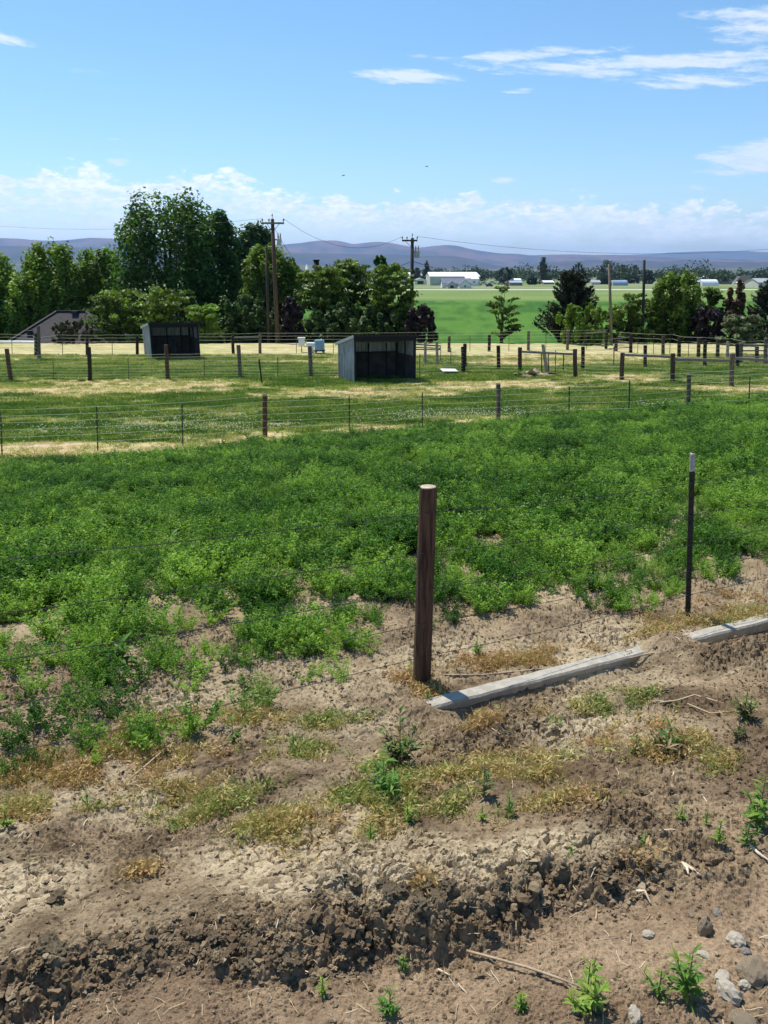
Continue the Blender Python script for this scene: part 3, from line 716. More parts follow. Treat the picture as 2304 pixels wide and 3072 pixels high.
# ---- mown pasture grass
def pasture():
    rs = np.random.RandomState(12)
    n = 90000
    d = 18 + 33*rs.rand(n)**0.85; X = (rs.rand(n)*2-1)*(0.60*d+1.0); Y = d
    u, _ = us(X, Y)
    ge = np.interp(X, [-14,-10,-5,-1,3,7,11,16,30], [16.7,16.9,16.4,16.1,15.7,15.3,15.1,15.2,15.2]) - 0.4
    band = fbm(X*0.10, Y*0.42, 4, 91) + 0.6*fbm(X*0.7, Y*2.2, 4, 93)
    for (px, py, rx, ry, a) in DRY:
        h = hit(px, py); rX = rx/3*h.y/F; rY = abs(hit(px, py-ry).y - hit(px, py+ry).y)/2 + 0.2
        band = band + 0.72*a*np.exp(-((X-h.x)/rX)**2 - ((Y-h.y)/rY)**2)
    dry = sst(band, -0.05, 0.38)
    tall = fbm(X*0.5, Y*1.6, 3, 221)
    keep = (u > ge) & (rs.rand(n) < 1.0 - 0.72*dry) & (tall > -0.25 - 0.3*rs.rand(n)) & (Y < 47)
    X, Y, dry, tall = X[keep], Y[keep], dry[keep], tall[keep]; n = len(X)
    Z = zdetail(X, Y)
    tint = np.clip(0.34 + 0.22*sst(Y, 36, 42) + 0.5*dry + 0.35*fbm(X*0.4, Y*1.2, 3, 223) + 0.55*fbm(X*0.22, Y*2.4, 3, 225) + 0.18*rs.normal(size=n), 0, 0.97)
    sc = (0.7+0.6*rs.rand(n))*(0.8+0.5*np.clip(tall+0.3, 0, 1))
    rot = np.stack([0*X, 0*X, rs.rand(n)*6.28], -1)
    scl = np.stack([sc*1.3, sc*1.3, sc*(1.0-0.35*dry)], -1)
    print('pasture tufts', n)
    make_scatter('pasture_grass', np.stack([X, Y, Z], -1), rot, scl, tint, rs.randint(0, 5, n), [grass_piece(400+i, 22, 0.12, 0.13, 0.006) for i in range(5)], 'short mown grass with dry streaks between the fences')
    # white clover heads
    rs = np.random.RandomState(13); m = 2600
    C_ = []
    for (px, py, rx, ry, k) in ((560,1290,330,16,330),(600,1265,200,20,170),(200,1290,220,30,150),(1500,1250,200,14,260),(1250,1255,150,14,200),(2000,1230,100,10,120)):
        for q in range(k):
            h0 = (px+rx*rs.normal()*0.6, py+ry*rs.normal()*0.7)
            C_.append(h0)
    hs_ = []
    for (x, y) in C_:
        r = ray(x/3, y/3); t = (-2.20-CAMZ)/r[2]
        hs_.append((r[0]*t, r[1]*t))
    H = np.array(hs_); uu, _ = us(H[:, 0], H[:, 1]); gee = np.interp(H[:, 0], [-14,-10,-5,-1,3,7,11,16,30], [16.7,16.9,16.4,16.1,15.7,15.3,15.1,15.2,15.2])
    H = H[uu > gee + 0.2]; n = len(H)
    Z = zdetail(H[:, 0], H[:, 1]) + 0.09 + 0.04*rs.rand(n)
    fl = clod_mesh(5, mat('clover_flower', (0.72,0.72,0.62), 0.8), 1, 0.2, 0.8)
    make_scatter('clover_flowers', np.stack([H[:, 0], H[:, 1], Z], -1), np.zeros((n, 3)), np.full((n, 3), 1)*(0.011+0.011*rs.rand(n))[:, None], np.zeros(n), np.zeros(n, int), [fl], 'tiny white clover flowers dotted through the mown pasture grass')
pasture()

# ---- soil crumbs, dry litter and weeds of the foreground
def crumbs():
    rs = np.random.RandomState(21)
    n = 92000
    d = 1.25 + 4.6*rs.rand(n)**0.9; X = (rs.rand(n)*2-1)*(0.75*d+1.1); Y = d
    u, _ = us(X, Y)
    crust, clod, flat, scarp = soil_masks(X, Y)
    p = 0.18 + 0.5*clod*(1-crust) + 1.6*scarp + 0.05*flat
    p = p + 0.10*crust - 0.7*scarp
    keep = (u < 1.6) & (rs.rand(n) < p*0.8)
    X, Y, clod, scarp, flat, crust = X[keep], Y[keep], clod[keep], scarp[keep], flat[keep], crust[keep]; n = len(X)
    sz = 0.0030 + 0.0045*rs.rand(n)**2 + (0.002+0.013*rs.rand(n)**8)*clod*(1-crust) + 0.008*crust*rs.rand(n)**2 + scarp*0.006*rs.rand(n)**5
    Z = zdetail(X, Y) + sz*0.25
    rot = rs.rand(n, 3)*6.28*np.array([0.12, 0.12, 1])
    scl = np.stack([sz*(1+0.5*crust), sz, sz*(0.75-0.45*crust)], -1)
    tn = np.clip(0.36 + 0.5*crust + 0.22*rs.normal(size=n) + 0.25*fbm(X*2, Y*2, 3, 241) + 0.2*flat, 0, 1)
    print('crumbs', n)
    make_scatter('soil_crumbs', np.stack([X, Y, Z], -1), rot, scl, tn, rs.randint(0, 6, n), [clod_mesh(40+i, L['clod'], 3 if i < 2 else 2, 0.95, 0.75) for i in range(6)], 'loose brown crumbs of soil scattered over the bare ground')
crumbs()
def litter():
    rs = np.random.RandomState(22)
    n = 8000
    d = 1.3 + 4.4*rs.rand(n); X = (rs.rand(n)*2-1)*(0.75*d+1.0); Y = d
    u, _ = us(X, Y)
    k = (u < 1.3) & (fbm(X*1.5, Y*1.5, 3, 231) > -0.25+0.3*rs.rand(n))
    X, Y = X[k], Y[k]; n = len(X)
    Z = zdetail(X, Y) + 0.004
    pcs = []
    for i in range(4):
        mb = MB(); r2 = random.Random(50+i)
        pts = [(-0.02, 0, 0), (-0.004, 0.0015*r2.uniform(-1,1), 0.001), (0.01, 0.002*r2.uniform(-1,1), 0.001), (0.022, 0.004*r2.uniform(-1,1), 0)]
        mb.tube(pts, 0.0007+0.0006*r2.random(), 3)
        me = bpy.data.meshes.new('litter'); me.from_pydata(mb.v, [], mb.f); me.materials.append(M['straw' if i != 1 else 'straw_white']); pcs.append(me)
    sc = 0.35+1.0*rs.rand(n)**2
    make_scatter('dry_litter', np.stack([X, Y, Z], -1), np.stack([0.12*rs.normal(size=n), 0.12*rs.normal(size=n), rs.rand(n)*6.28], -1), sc[:, None]*np.ones(3), rs.rand(n), rs.randint(0, 4, n), pcs, 'short bits of straw and dead stems lying on the soil')
litter()
# low withered weeds: (photo px centre, half sizes, count, tint mean)
WILT = [(330,2300,300,70,620,0.80),(120,2330,140,40,260,0.85),(480,2190,170,40,220,0.55),(700,2160,200,30,200,0.55),(960,2170,120,30,120,0.3),(880,2250,120,50,160,0.35),(650,2440,170,60,320,0.18),(560,2350,80,40,100,0.6),
        (830,2480,120,50,260,0.62),(1000,2490,140,60,320,0.6),(1100,2440,120,50,200,0.4),(1180,2330,90,110,420,0.15),(1120,2410,110,50,260,0.25),(1990,2240,110,40,200,0.9),(1330,2330,120,50,200,0.55),(1520,2310,170,50,260,0.62),(1640,2330,90,30,120,0.65),(1400,2430,90,40,120,0.3),
        (1900,2215,140,50,220,0.85),(2010,2240,80,40,120,0.75),(2240,2180,60,60,130,0.95),(1850,2110,170,30,150,0.2),(1440,2000,150,20,180,0.98),(1560,1985,180,22,180,0.9),(1750,1960,150,24,160,0.9),(1290,2080,60,30,90,0.9),
        (2130,1870,200,34,420,0.68),(2260,1850,80,30,160,0.66),(1960,1900,90,22,110,0.7),(2180,1800,120,22,90,0.95),(1230,2040,60,20,60,1.0),(60,2440,90,40,120,0.5),(240,2420,120,26,120,0.6),(1500,2160,100,16,80,0.9),
        (1680,2410,160,50,80,0.7),(2050,2600,150,30,50,0.8),(2150,2300,50,24,40,0.5),(440,2620,60,14,30,0.95),(1280,2660,50,14,20,0.9),(1450,2180,90,20,60,0.9),(1350,1850,0,0,0,0)]
def wilt():
    rs = np.random.RandomState(23)
    P, T = [], []
    for (px, py, rx, ry, k, tm) in WILT:
        if k == 0: continue
        z0 = hit(px, py).z
        for q in range(k):
            a = rs.normal()*0.55; b = rs.normal()*0.55
            r = ray((px+a*rx)/3, (py+b*ry)/3)
            t = (z0-CAMZ)/r[2]; p_ = (r[0]*t, r[1]*t)
            P.append(p_); T.append(tm+0.22*rs.normal()-0.25*float(perlin(p_[0]*3.1, p_[1]*3.7, 9)))
    P = np.array(P); T = np.array(T)
    kk = fbm(P[:, 0]*3.5, P[:, 1]*3.5, 3, 245) + 0.12*rs.normal(size=len(P)) > -0.06
    P = P[kk]; T = T[kk]; n = len(P)
    Z = zdetail(P[:, 0], P[:, 1]) - 0.003
    sc = 0.35+0.55*rs.rand(n)
    v = rs.randint(0, 8, n)
    make_scatter('dry_weeds', np.stack([P[:, 0], P[:, 1], Z], -1), np.stack([0.1*rs.normal(size=n), 0.1*rs.normal(size=n), rs.rand(n)*6.28], -1), sc[:, None]*np.ones(3),
                 np.clip(np.array(T), 0, 1), v, [wilt_piece(500+i, 34, 0.07, 0.06) for i in range(5)] + [grass_piece(510+i, 20, 0.10, 0.05, 0.0016, L['dry'], 0.6) for i in range(3)],
                 'withered yellow and rusty weeds matted on the bare soil')
wilt()

# ------------------------------------------------------------------ hills
def ridge(name, prof, dist, thick, c1, c2, seed, label, amp=14):
    """a ridge with its own far side; prof is (photo px x, y) of the sky line"""
    ae = [azel(x/3, y/3) for x, y in prof]
    aa = np.array([a for a, e in ae]); ee = np.array([e for a, e in ae])
    rs = np.random.RandomState(seed)
    ext = np.radians(np.arange(32, 121, 6.0))
    aa = np.concatenate([-ext[::-1], aa, ext]); m_ = ee.mean()
    ee = np.concatenate([m_*(0.7+0.6*rs.rand(len(ext))), ee, m_*(0.7+0.6*rs.rand(len(ext)))])
    A = np.unique(np.concatenate([np.radians(np.linspace(-120, -34, 60)), np.radians(np.linspace(-34, 34, 520)), np.radians(np.linspace(34, 120, 60))]))
    # smooth curve through the points
    E = np.interp(A, aa, ee)
    k = np.hanning(9); k /= k.sum(); E = np.convolve(np.pad(E, 4, 'edge'), k, 'valid')
    T = np.linspace(-1, 1, 27)
    Hh = dist*np.tan(E) + CAMZ + 7.2
    X = []; Y = []; Z = []
    TT, AA = np.meshgrid(T, A, indexing='ij')
    RR = dist + TT*thick
    X = RR*np.sin(AA); Y = RR*np.cos(AA)
    pr = np.where(TT < 0, 1-np.abs(TT)**1.35, 1-np.abs(TT)**1.6)
    g = fbm(AA*38 + 0.3*fbm(AA*9, TT*3, 2, seed), TT*3.2, 5, seed, 0.55)
    Z = -7.6 + pr*Hh[None, :] + amp*g*np.clip(1-pr, 0, 0.6)*6*pr
    nt, na = TT.shape
    i = np.arange(nt-1)[:, None]*na + np.arange(na-1)[None, :]
    Fq = np.stack([i, i+1, i+na+1, i+na], -1).reshape(-1, 4)[:, ::-1]
    f = np.clip(0.5 + 1.6*fbm(AA*25, TT*4, 4, seed+5), 0, 1)[..., None]
    c = np.array(c1)*(1-f) + np.array(c2)*f
    rgba = np.ones((nt*na, 4)); rgba[:, :3] = c.reshape(-1, 3)
    m = bpy.data.materials.new(name); m.use_nodes = True
    t = NT(m.node_tree); b = m.node_tree.nodes['Principled BSDF']; b.inputs['Roughness'].default_value = 1; b.inputs['Specular IOR Level'].default_value = 0
    a = t.add('ShaderNodeAttribute', attribute_name='col'); t.put(b.inputs['Base Color'], a.outputs['Color'])
    me = np_mesh(name, np.stack([X, Y, Z], -1).reshape(-1, 3), Fq, m, True, {'col': ('FLOAT_COLOR', rgba)})
    tag(link(name, me), label, None, None, 'structure')
ridge('hills', [(0,714),(60,716),(110,721),(165,722),(190,721),(270,713),(330,715),(400,724),(500,732),(600,738),(700,740),(845,734),(900,729),(950,722),(1000,721),(1025,724),(1060,733),(1095,728),(1134,725),(1170,728),(1200,734),
      (1250,744),(1300,738),(1341,735),(1375,737),(1410,747),(1460,755),(1500,760),(1550,761),(1590,766),(1650,764),(1720,763),(1790,765),(1850,764),(1920,768),(2000,772),(2100,776),(2304,780)],
      15000, 2600, (0.19,0.115,0.095), (0.08,0.075,0.06), 61, 'bare rounded brown hills beyond the farmland', 42)
ridge('hills', [(0,760),(1300,800),(1600,790),(1750,775),(1840,766),(1900,764),(1960,762),(2020,757),(2080,755),(2150,753),(2200,754),(2225,752),(2304,757)],
      22000, 3000, (0.13,0.115,0.10), (0.09,0.09,0.08), 67, 'far blue hills at the right', 20)
ridge('hills', [(0,738),(200,741),(330,745),(600,752),(850,759),(1000,761),(1200,764),(1290,768),(1350,767),(1420,778),(1480,795),(1540,800),(1620,790),(1700,783),(1790,780),(1850,786),(1920,781),(1990,786),(2060,779),(2120,784),(2200,786),(2304,787)],
      10500, 1900, (0.095,0.080,0.070), (0.055,0.065,0.05), 71, 'lower dark foothills in front of the brown hills', 22)
ridge('hills', [(0,790),(300,800),(700,790),(860,792),(1000,800),(1300,806),(1500,806),(1800,806),(2100,804),(2304,805)],
      7500, 1300, (0.16,0.13,0.08), (0.08,0.11,0.05), 77, 'low brown bench at the foot of the hills', 8)

# ------------------------------------------------------------------ trees
def frame_of(pxl, pxr, pyt, d):
    pm = (pxl+pxr)/2
    T_ = at(pm, pyt, d); zg = float(zmacro(np.array([T_.x]), np.array([d]))[0])
    wl = at(pxl, pyt+30, d).x; wr = at(pxr, pyt+30, d).x
    mid = at(pm, (pyt+1000)/2 if d < 200 else pyt, d)
    X = mid.x; w = at(pxr, (pyt+1000)/2 if d < 200 else pyt, d).x - at(pxl, (pyt+1000)/2 if d < 200 else pyt, d).x
    return X, zg, T_.z-zg, w
PROF = {
 'round':  ([0,0.08,0.25,0.5,0.72,0.88,0.96,1.0],[0.85,0.95,1.0,1.0,0.97,0.82,0.6,0.35]),
 'broad':  ([0,0.1,0.3,0.6,0.85,1.0],[0.9,1.0,1.0,1.0,0.85,0.5]),
 'cone':   ([0,0.12,0.35,0.6,0.85,1.0],[0.75,1.0,0.9,0.62,0.3,0.04]),
 'column': ([0,0.1,0.4,0.7,0.9,1.0],[0.8,0.95,1.0,0.85,0.55,0.15]),
 'vase':   ([0,0.2,0.45,0.7,0.9,1.0],[0.25,0.5,0.8,1.0,0.85,0.4]),
}
def tree(name, label, box, d, style, leaf, seed, group=None, dens=1.0, low=0.06, leafsz=0.15, prof='round', bark='bark', ncl=None):
    X, zg, h, w = frame_of(*box, d)
    rs = np.random.RandomState(seed)
    root = empty(name, (X, d, zg), label, 'shrub' if name.endswith('shrub') else 'tree', group)
    px_, pv = PROF[prof]
    n = int((ncl or np.clip(16*w*h*0.34*dens, 50, 420))*1.15)
    u = rs.rand(n)**1.1; ang = rs.rand(n)*6.283
    rad = np.sqrt(rs.rand(n))*0.55 + 0.45*rs.rand(n)**0.4
    rad = np.clip(rad, 0.05, 1.0)
    lump = 1 + 0.2*perlin(np.cos(ang)*1.6+seed, u*4.2+np.sin(ang)*1.6, seed & 31) + 0.12*perlin(np.cos(ang)*4+seed, u*9+np.sin(ang)*4, (seed+7) & 31)
    rr = rad*np.interp(u, px_, pv)*lump
    cz = h*(low + (1-low)*u*(0.985+0.05*rs.rand(n)))
    cx_, cy_ = rr*np.cos(ang)*w/2*1.0, rr*np.sin(ang)*w/2*0.75
    # trunk and limbs
    mb = MB(); tr = max(0.09, 0.028*h)
    lean = rs.normal()*0.02*h
    mb.tube([(0,0,-0.3), (0.02*w*rs.normal(),0,h*0.2), (lean*0.5,0,h*0.45), (lean,0,h*0.72)], [tr*1.3, tr, tr*0.7, tr*0.3], 8)
    idx = rs.permutation(n)[:min(n, 26)]
    for k in idx:
        z0 = h*(0.08+0.5*rs.rand())*min(1, cz[k]/h/0.5)
        p2 = Vector((cx_[k], cy_[k], cz[k])); p0 = Vector((0, 0, z0)); md = (p0+p2)/2 + Vector((0, 0, -0.05*h))
        mb.tube([p0, md, p2], [tr*0.45, tr*0.28, tr*0.08], 5)
    tk = mb.build('trunk', M[bark], root, True)
    # leaves
    cr = (0.075+0.055*rs.rand(n))*min(w, h)*1.0/ max(dens, 0.4)**0.3
    per = int(np.clip(62*(0.16/leafsz)**0.8, 24, 110))
    if n*per > 26000: per = int(26000/n)
    N = n*per
    ci = np.repeat(np.arange(n), per)
    dv = unit(rs.normal(size=(N, 3))); rl = (0.35+0.65*rs.rand(N)**0.5)
    sx, sz = 1.0, 0.8
    if style == 'feather': sx, sz = 1.45, 0.42
    if style == 'plume': sx, sz = 0.75, 1.35
    off = dv*rl[:, None]*cr[ci][:, None]*np.array([sx, sx, sz])
    if style == 'feather':      # sprays lean outward and droop at the tip
        od = np.stack([np.cos(ang), np.sin(ang), 0*ang], -1)[ci]
        al = (rs.rand(N)-0.5)*2
        off = off*np.array([0.6, 0.6, 0.7]) + od*(al*cr[ci]*1.3)[:, None] + np.stack([0*al, 0*al, (0.35*al - 0.25*al*al)*cr[ci]*1.2], -1)
    if style == 'pine':
        od = unit(np.stack([np.cos(ang), np.sin(ang), 0.75+0*ang], -1))[ci]
        al = (rs.rand(N)-0.4)*2.1
        off = dv*(0.32*cr[ci]*rs.rand(N))[:, None] + od*(al*cr[ci]*1.25)[:, None]
    C_ = np.stack([cx_, cy_, cz], -1)[ci] + off
    C_[:, 2] = np.maximum(C_[:, 2], 0.05)
    out = unit(off + 1e-6); nrm = unit(0.5*out + 0.45*rs.normal(size=(N, 3)) + np.array([0, 0, 0.45]))
    a = unit(np.cross(nrm, rs.normal(size=(N, 3)))); b = np.cross(nrm, a)
    if style == 'pine': a = unit(od + 0.5*rs.normal(size=(N, 3))); b = unit(np.cross(a, rs.normal(size=(N, 3))))*0.5
    s_ = leafsz*(0.6+0.7*rs.rand(N))[:, None]
    tint = np.clip(0.45 + (0.16*rs.normal(size=n))[ci] + 0.13*rs.normal(size=N) + 0.12*(u[ci]-0.5), 0, 1)
    me = quads_mesh('crown', C_, a*s_, b*s_*0.62, tint, L[leaf])
    link('crown', me, root)
    return root

G1 = 'trees beyond the pasture'
T_ = [
 ('leafy_tree','bright green tree cut by the left edge of the photo above the house',(-170,70,772),72,'plume','bright',1,dict(prof='broad')),
 ('leafy_tree','yellow green leafy tree left of the big dark tree, its top ragged against the hills',(60,270,748),72,'plume','bright',2,dict(prof='broad')),
 ('leafy_tree','olive green leafy tree between the yellow green tree and the big cottonwood',(225,395,760),74,'plume','bright',3,dict(prof='broad')),
 ('leafy_tree','rounded mid green tree standing left of the grey hip roof',(0,215,838),71,'plume','bright',4,dict(prof='round')),
 ('cottonwood_tree','largest tree, a tall dark green cottonwood rising high over the left shed',(322,700,624),70,'plume','cottonwood',5,dict(prof='round',leafsz=0.17,ncl=420)),
 ('cottonwood_tree','dark green shoulder tree grown into the right side of the big cottonwood',(560,730,655),73,'plume','cottonwood',6,dict(prof='round',ncl=300,leafsz=0.17)),
 ('dark_tree','distant blue green tree showing over the dark tree by the left power pole',(690,848,692),105,'plume','dark',7,dict(leafsz=0.24)),
 ('leafy_tree','glossy green tree standing behind the left power pole',(712,905,758),64,'plume','locust',8,dict(prof='round')),
 ('dark_tree','narrow dark tree right of the left power pole',(815,915,790),68,'plume','dark',9,dict(prof='round')),
 ('locust_tree','feathery yellow green young locust left of the left shed',(270,440,875),60,'feather','locust',10,dict(prof='broad',dens=0.55)),
 ('locust_tree','feathery young locust with sprays arching above the left shed',(400,560,868),59,'feather','locust',11,dict(prof='vase',dens=0.42)),
 ('locust_tree','low feathery locust sapling just right of the left shed',(560,665,920),57,'feather','bright',12,dict(prof='vase',dens=0.5)),
 ('locust_tree','locust tree at the left end of the clump behind the right shed',(890,1050,805),61,'feather','locust',13,dict(prof='broad',dens=1.1)),
 ('locust_tree','tallest locust tree of the clump behind the right shed',(985,1135,790),63,'feather','locust',14,dict(prof='broad',dens=1.1)),
 ('locust_tree','locust tree next to the right power pole behind the right shed',(1095,1245,800),60,'feather','locust',15,dict(prof='broad',dens=1.1)),
 ('round_tree','small round topped tree poking up left of the right power pole',(1112,1172,775),90,'plume','cottonwood',16,dict(leafsz=0.2,low=0.2)),
 ('purple_shrub','dark purple leaved shrub at the foot of the right power pole',(1215,1312,918),57,'plume','purple',17,dict(prof='broad',leafsz=0.12)),
 ('dark_shrub','low dark shrub under the trees right of the left power pole',(840,915,900),58,'plume','purple',18,dict(prof='broad',leafsz=0.12,dens=0.7)),
 ('young_tree','thin see through young tree standing alone before the green field',(1462,1556,860),57,'feather','locust',19,dict(prof='column',dens=0.45,leafsz=0.10,low=0.12,ncl=24)),
 ('pine_tree','dark brownish pine with upswept branches before the green field',(1612,1812,832),58,'pine','pine',20,dict(prof='cone',dens=1.0,leafsz=0.13,ncl=240)),
 ('leafy_shrub','bright green bush in front of the pine and beside the pale bare pole',(1670,1832,918),55,'plume','bright',21,dict(prof='broad',leafsz=0.12)),
 ('leafy_shrub','loose light green bush between the two bare poles at the right',(1828,1950,885),57,'feather','locust',22,dict(prof='broad',dens=0.6,leafsz=0.12)),
 ('round_tree','full round green tree right of the dark bare pole',(1938,2112,836),58,'plume','locust',23,dict(prof='broad',dens=1.2)),
 ('leafy_tree','slim light green tree between the round tree and the rusty tree',(2080,2172,868),60,'feather','locust',24,dict(prof='column',dens=0.8)),
 ('rust_tree','tree with rusty brown foliage near the right edge',(2160,2250,855),59,'plume','rust',25,dict(prof='column',leafsz=0.13)),
 ('pine_tree','dark pine cut by the right edge of the photo',(2235,2400,850),60,'pine','pine',26,dict(prof='cone',leafsz=0.13,ncl=220)),
 ('sage_shrub','pale silvery shrub in front of the rusty tree',(2168,2275,948),54,'feather','sage',27,dict(prof='broad',dens=0.6,leafsz=0.13)),
 ('dark_shrub','dark thicket under the trees at the right end of the pasture',(2060,2190,935),56,'plume','purple',28,dict(prof='broad',dens=0.9,leafsz=0.13)),
 ('olive_shrub','twiggy olive brown shrub in front of the grey hip roof',(150,290,968),56,'plume','olive',29,dict(prof='broad',dens=0.6,leafsz=0.07,ncl=60)),
 ('dark_shrub','dark shrub mass behind the left shed and the far fence',(620,845,905),60,'plume','dark',30,dict(prof='broad',dens=0.9)),
 ('dark_shrub','dark shrub mass beneath the big cottonwood',(420,640,890),62,'plume','dark',31,dict(prof='broad',dens=0.9)),
 ('dark_shrub','dark leafy undergrowth behind the tank and the right shed',(930,1180,920),58,'plume','dark',32,dict(prof='broad',dens=0.8)),
 ('dark_shrub','dark hedge growing behind the bushes right of the pine',(1740,2000,945),59,'plume','dark',33,dict(prof='broad',dens=0.7)),
 ('dark_shrub','dark undergrowth at the right edge beneath the pine',(2200,2400,965),57,'plume','dark',34,dict(prof='broad',dens=0.7)),
]
for (nm, lb, bx, d, st, lf, sd_, kw) in T_:
    tree(nm, lb, bx, d, st, lf, sd_, G1 if not nm.endswith('shrub') else 'shrubs beyond the pasture', **kw)
# trees out on the plain
def plain_d(py): return float(hit(1500, py).y)
FT = [((1600,1660,780),852,'cone','tall dark conifer among the farms, pointed top above the woods'),((1715,1757,792),852,'round','round headed dark tree between the conifer and the pale bare pole'),
      ((1790,1845,786),852,'round','tall dark tree directly behind the top of the pale bare pole'),((1838,1892,798),850,'round','wide dark tree above the blue roofed arched barn'),
      ((1885,1925,800),850,'round','grey green tree just left of the dark bare pole'),((1930,1968,812),852,'round','low dark tree just right of the dark bare pole'),
      ((1262,1298,786),850,'cone','spiky conifer between the right power pole and the big white barn'),((1238,1262,806),850,'round','dark tree close behind the right power pole'),
      ((1490,1540,806),852,'round','dark broad tree at the right end of the vehicle yard'),((1985,2040,815),850,'round','tree clump left of the long pale greenhouse roof'),
      ((2195,2222,832),850,'round','small round dark tree beside the black peaked barn'),((965,1045,795),846,'round','dark tree right of the black chimney'),((1045,1105,800),846,'round','dark tree showing over the locust clump'),
      ((1580,1612,830),854,'round','pale green low tree in front of the tall conifer'),((1795,1835,826),853,'round','lighter green tree at the foot of the pale bare pole'),((2240,2310,815),850,'round','dark trees cut by the right edge on the plain')]
for i, (bx, pyb, pf, lb) in enumerate(FT):
    tree('conifer_tree' if pf == 'cone' else 'distant_tree', lb, bx, plain_d(pyb), 'plume', 'far', 80+i, 'trees among the distant farms', prof=pf, leafsz=0.75, ncl=60, low=0.03)

# far woods that read as one mass
def woods():
    rs = np.random.RandomState(91)
    C_, S_, T_ = [], [], []
    for k in range(1750):
        a = math.radians(rs.uniform(-36, 36)); layer = rs.rand()
        d = 740 + 2600*layer**1.7
        X, Y = d*math.sin(a), d*math.cos(a)
        g = float(perlin(a*30, d*0.002, 3)) + 0.25*float(perlin(a*90, d*0.004, 4))
        if g < -0.34: continue
        h = (10 + 8*rs.rand())*(0.8+0.6*max(g, 0)); w = h*(0.7+0.5*rs.rand())
        n = 105
        dv = unit(rs.normal(size=(n, 3))); c = np.array([X, Y, -7.2+h*0.5]) + dv*np.array([w/2, w/2, h/2])*(0.95*rs.rand(n)**0.4)[:, None]
        C_.append(c); S_.append(np.full(n, 0.6+d*0.0004)); T_.append(np.clip(0.5+0.2*rs.normal()+0.12*rs.normal(size=n), 0, 1))
    C_ = np.concatenate(C_); S_ = np.concatenate(S_); T_ = np.concatenate(T_); N = len(C_)
    nr = unit(rs.normal(size=(N, 3))+np.array([0, 0, 0.6])); a = unit(np.cross(nr, rs.normal(size=(N, 3)))); b = np.cross(nr, a)
    me = quads_mesh('woodland', C_, a*S_[:, None], b*S_[:, None]*0.8, T_, L['far'])
    tag(link('woodland', me), 'dark belt of distant trees along the foot of the hills', None, None, 'stuff')
woods()

# ------------------------------------------------------------------ fences
def fence(name, label, group, posts, wires=None, stays=0.0, rails=(), wire_mat='wire_lit', wr=0.004, post_r=0.075, sag=0.012, gates=(), offset=0.09, depth_fix=None):
    """posts: (kind, px top, py top, px base, py base) in photograph pixels"""
    pos = []
    for k, p in enumerate(posts):
        b = hit(p[3], p[4]); t = at(p[1], p[2], b.y)
        pos.append((p[0], b, t))
    o0 = pos[0][1].copy()
    root = empty(name, o0, label, 'fence', group)
    for kind, b, t in pos:
        mb = MB(o0); lo = b - Vector((0, 0, 0.25))
        if kind in ('wood', 'grey', 'dark', 'pale', 'brown'):
            r = post_r*(1.15 if kind != 'pale' else 0.9)
            n = 10; m_ = {'wood': 'brown_wood', 'grey': 'grey_wood', 'dark': 'dark_wood', 'pale': 'pale_wood', 'brown': 'post_wood'}[kind]
            j = random.Random(int(b.x*977))
            md = (b+t)/2 + Vector((j.uniform(-.015, .015), 0, 0))
            mb.tube([lo, b, md, t - Vector((0,0,0.02)), t], [r*1.02, r, r*j.uniform(.9, 1), r*0.97, r*0.86], n)
            mb.build('wooden_post', M[m_], root, False)
        else:
            bw = 0.035
            mb.bar(lo, t, bw, 0.008)
            # the stem of the T
            mb.bar(lo + Vector((0, 0.018, 0)), t + Vector((0, 0.018, 0)), 0.008, 0.03)
            mb.build('steel_post', M['steel_far' if kind == 'steel' else 'post_tip'], root)
    if wires:
        for w in wires:
            mb = MB(o0); pts = []
            for a in range(len(pos)-1):
                (_, b0, t0), (_, b1, t1) = pos[a], pos[a+1]
                for q in range(4):
                    f = q/4
                    b = b0.lerp(b1, f); t = t0.lerp(t1, f)
                    hh = min(t0.z-b0.z, t1.z-b1.z) if False else (t0.z-b0.z)*(1-f) + (t1.z-b1.z)*f
                    pts.append(Vector((b.x, b.y-offset, b.z + w*1.25*1.0 - sag*4*f*(1-f))))
            b = pos[-1][1]; pts.append(Vector((b.x, b.y-offset, b.z + w*1.25)))
            mb.tube(pts, wr, 4, False); mb.build('wire', M[wire_mat], root)
    if stays:
        mb = MB(o0)
        for a in range(len(pos)-1):
            b0, b1 = pos[a][1], pos[a+1][1]; n = int((b1-b0).length/stays)
            for q in range(1, n):
                b = b0.lerp(b1, q/n); mb.tube([(b.x, b.y-offset, b.z+0.05), (b.x, b.y-offset, b.z+wires[-1]*1.25)], wr*0.7, 3, False)
        o = mb.build('mesh_stays', M[wire_mat], root); tag(o, kind='stuff')
    for (ax, ay, bx, by, ia, ib, th) in rails:
        A = at(ax, ay, pos[ia][1].y-0.02); B = at(bx, by, pos[ib][1].y-0.02)
        MB(o0).bar(A, B, th, th*1.1).build('rail', M['rail_wood'], root)
    return root

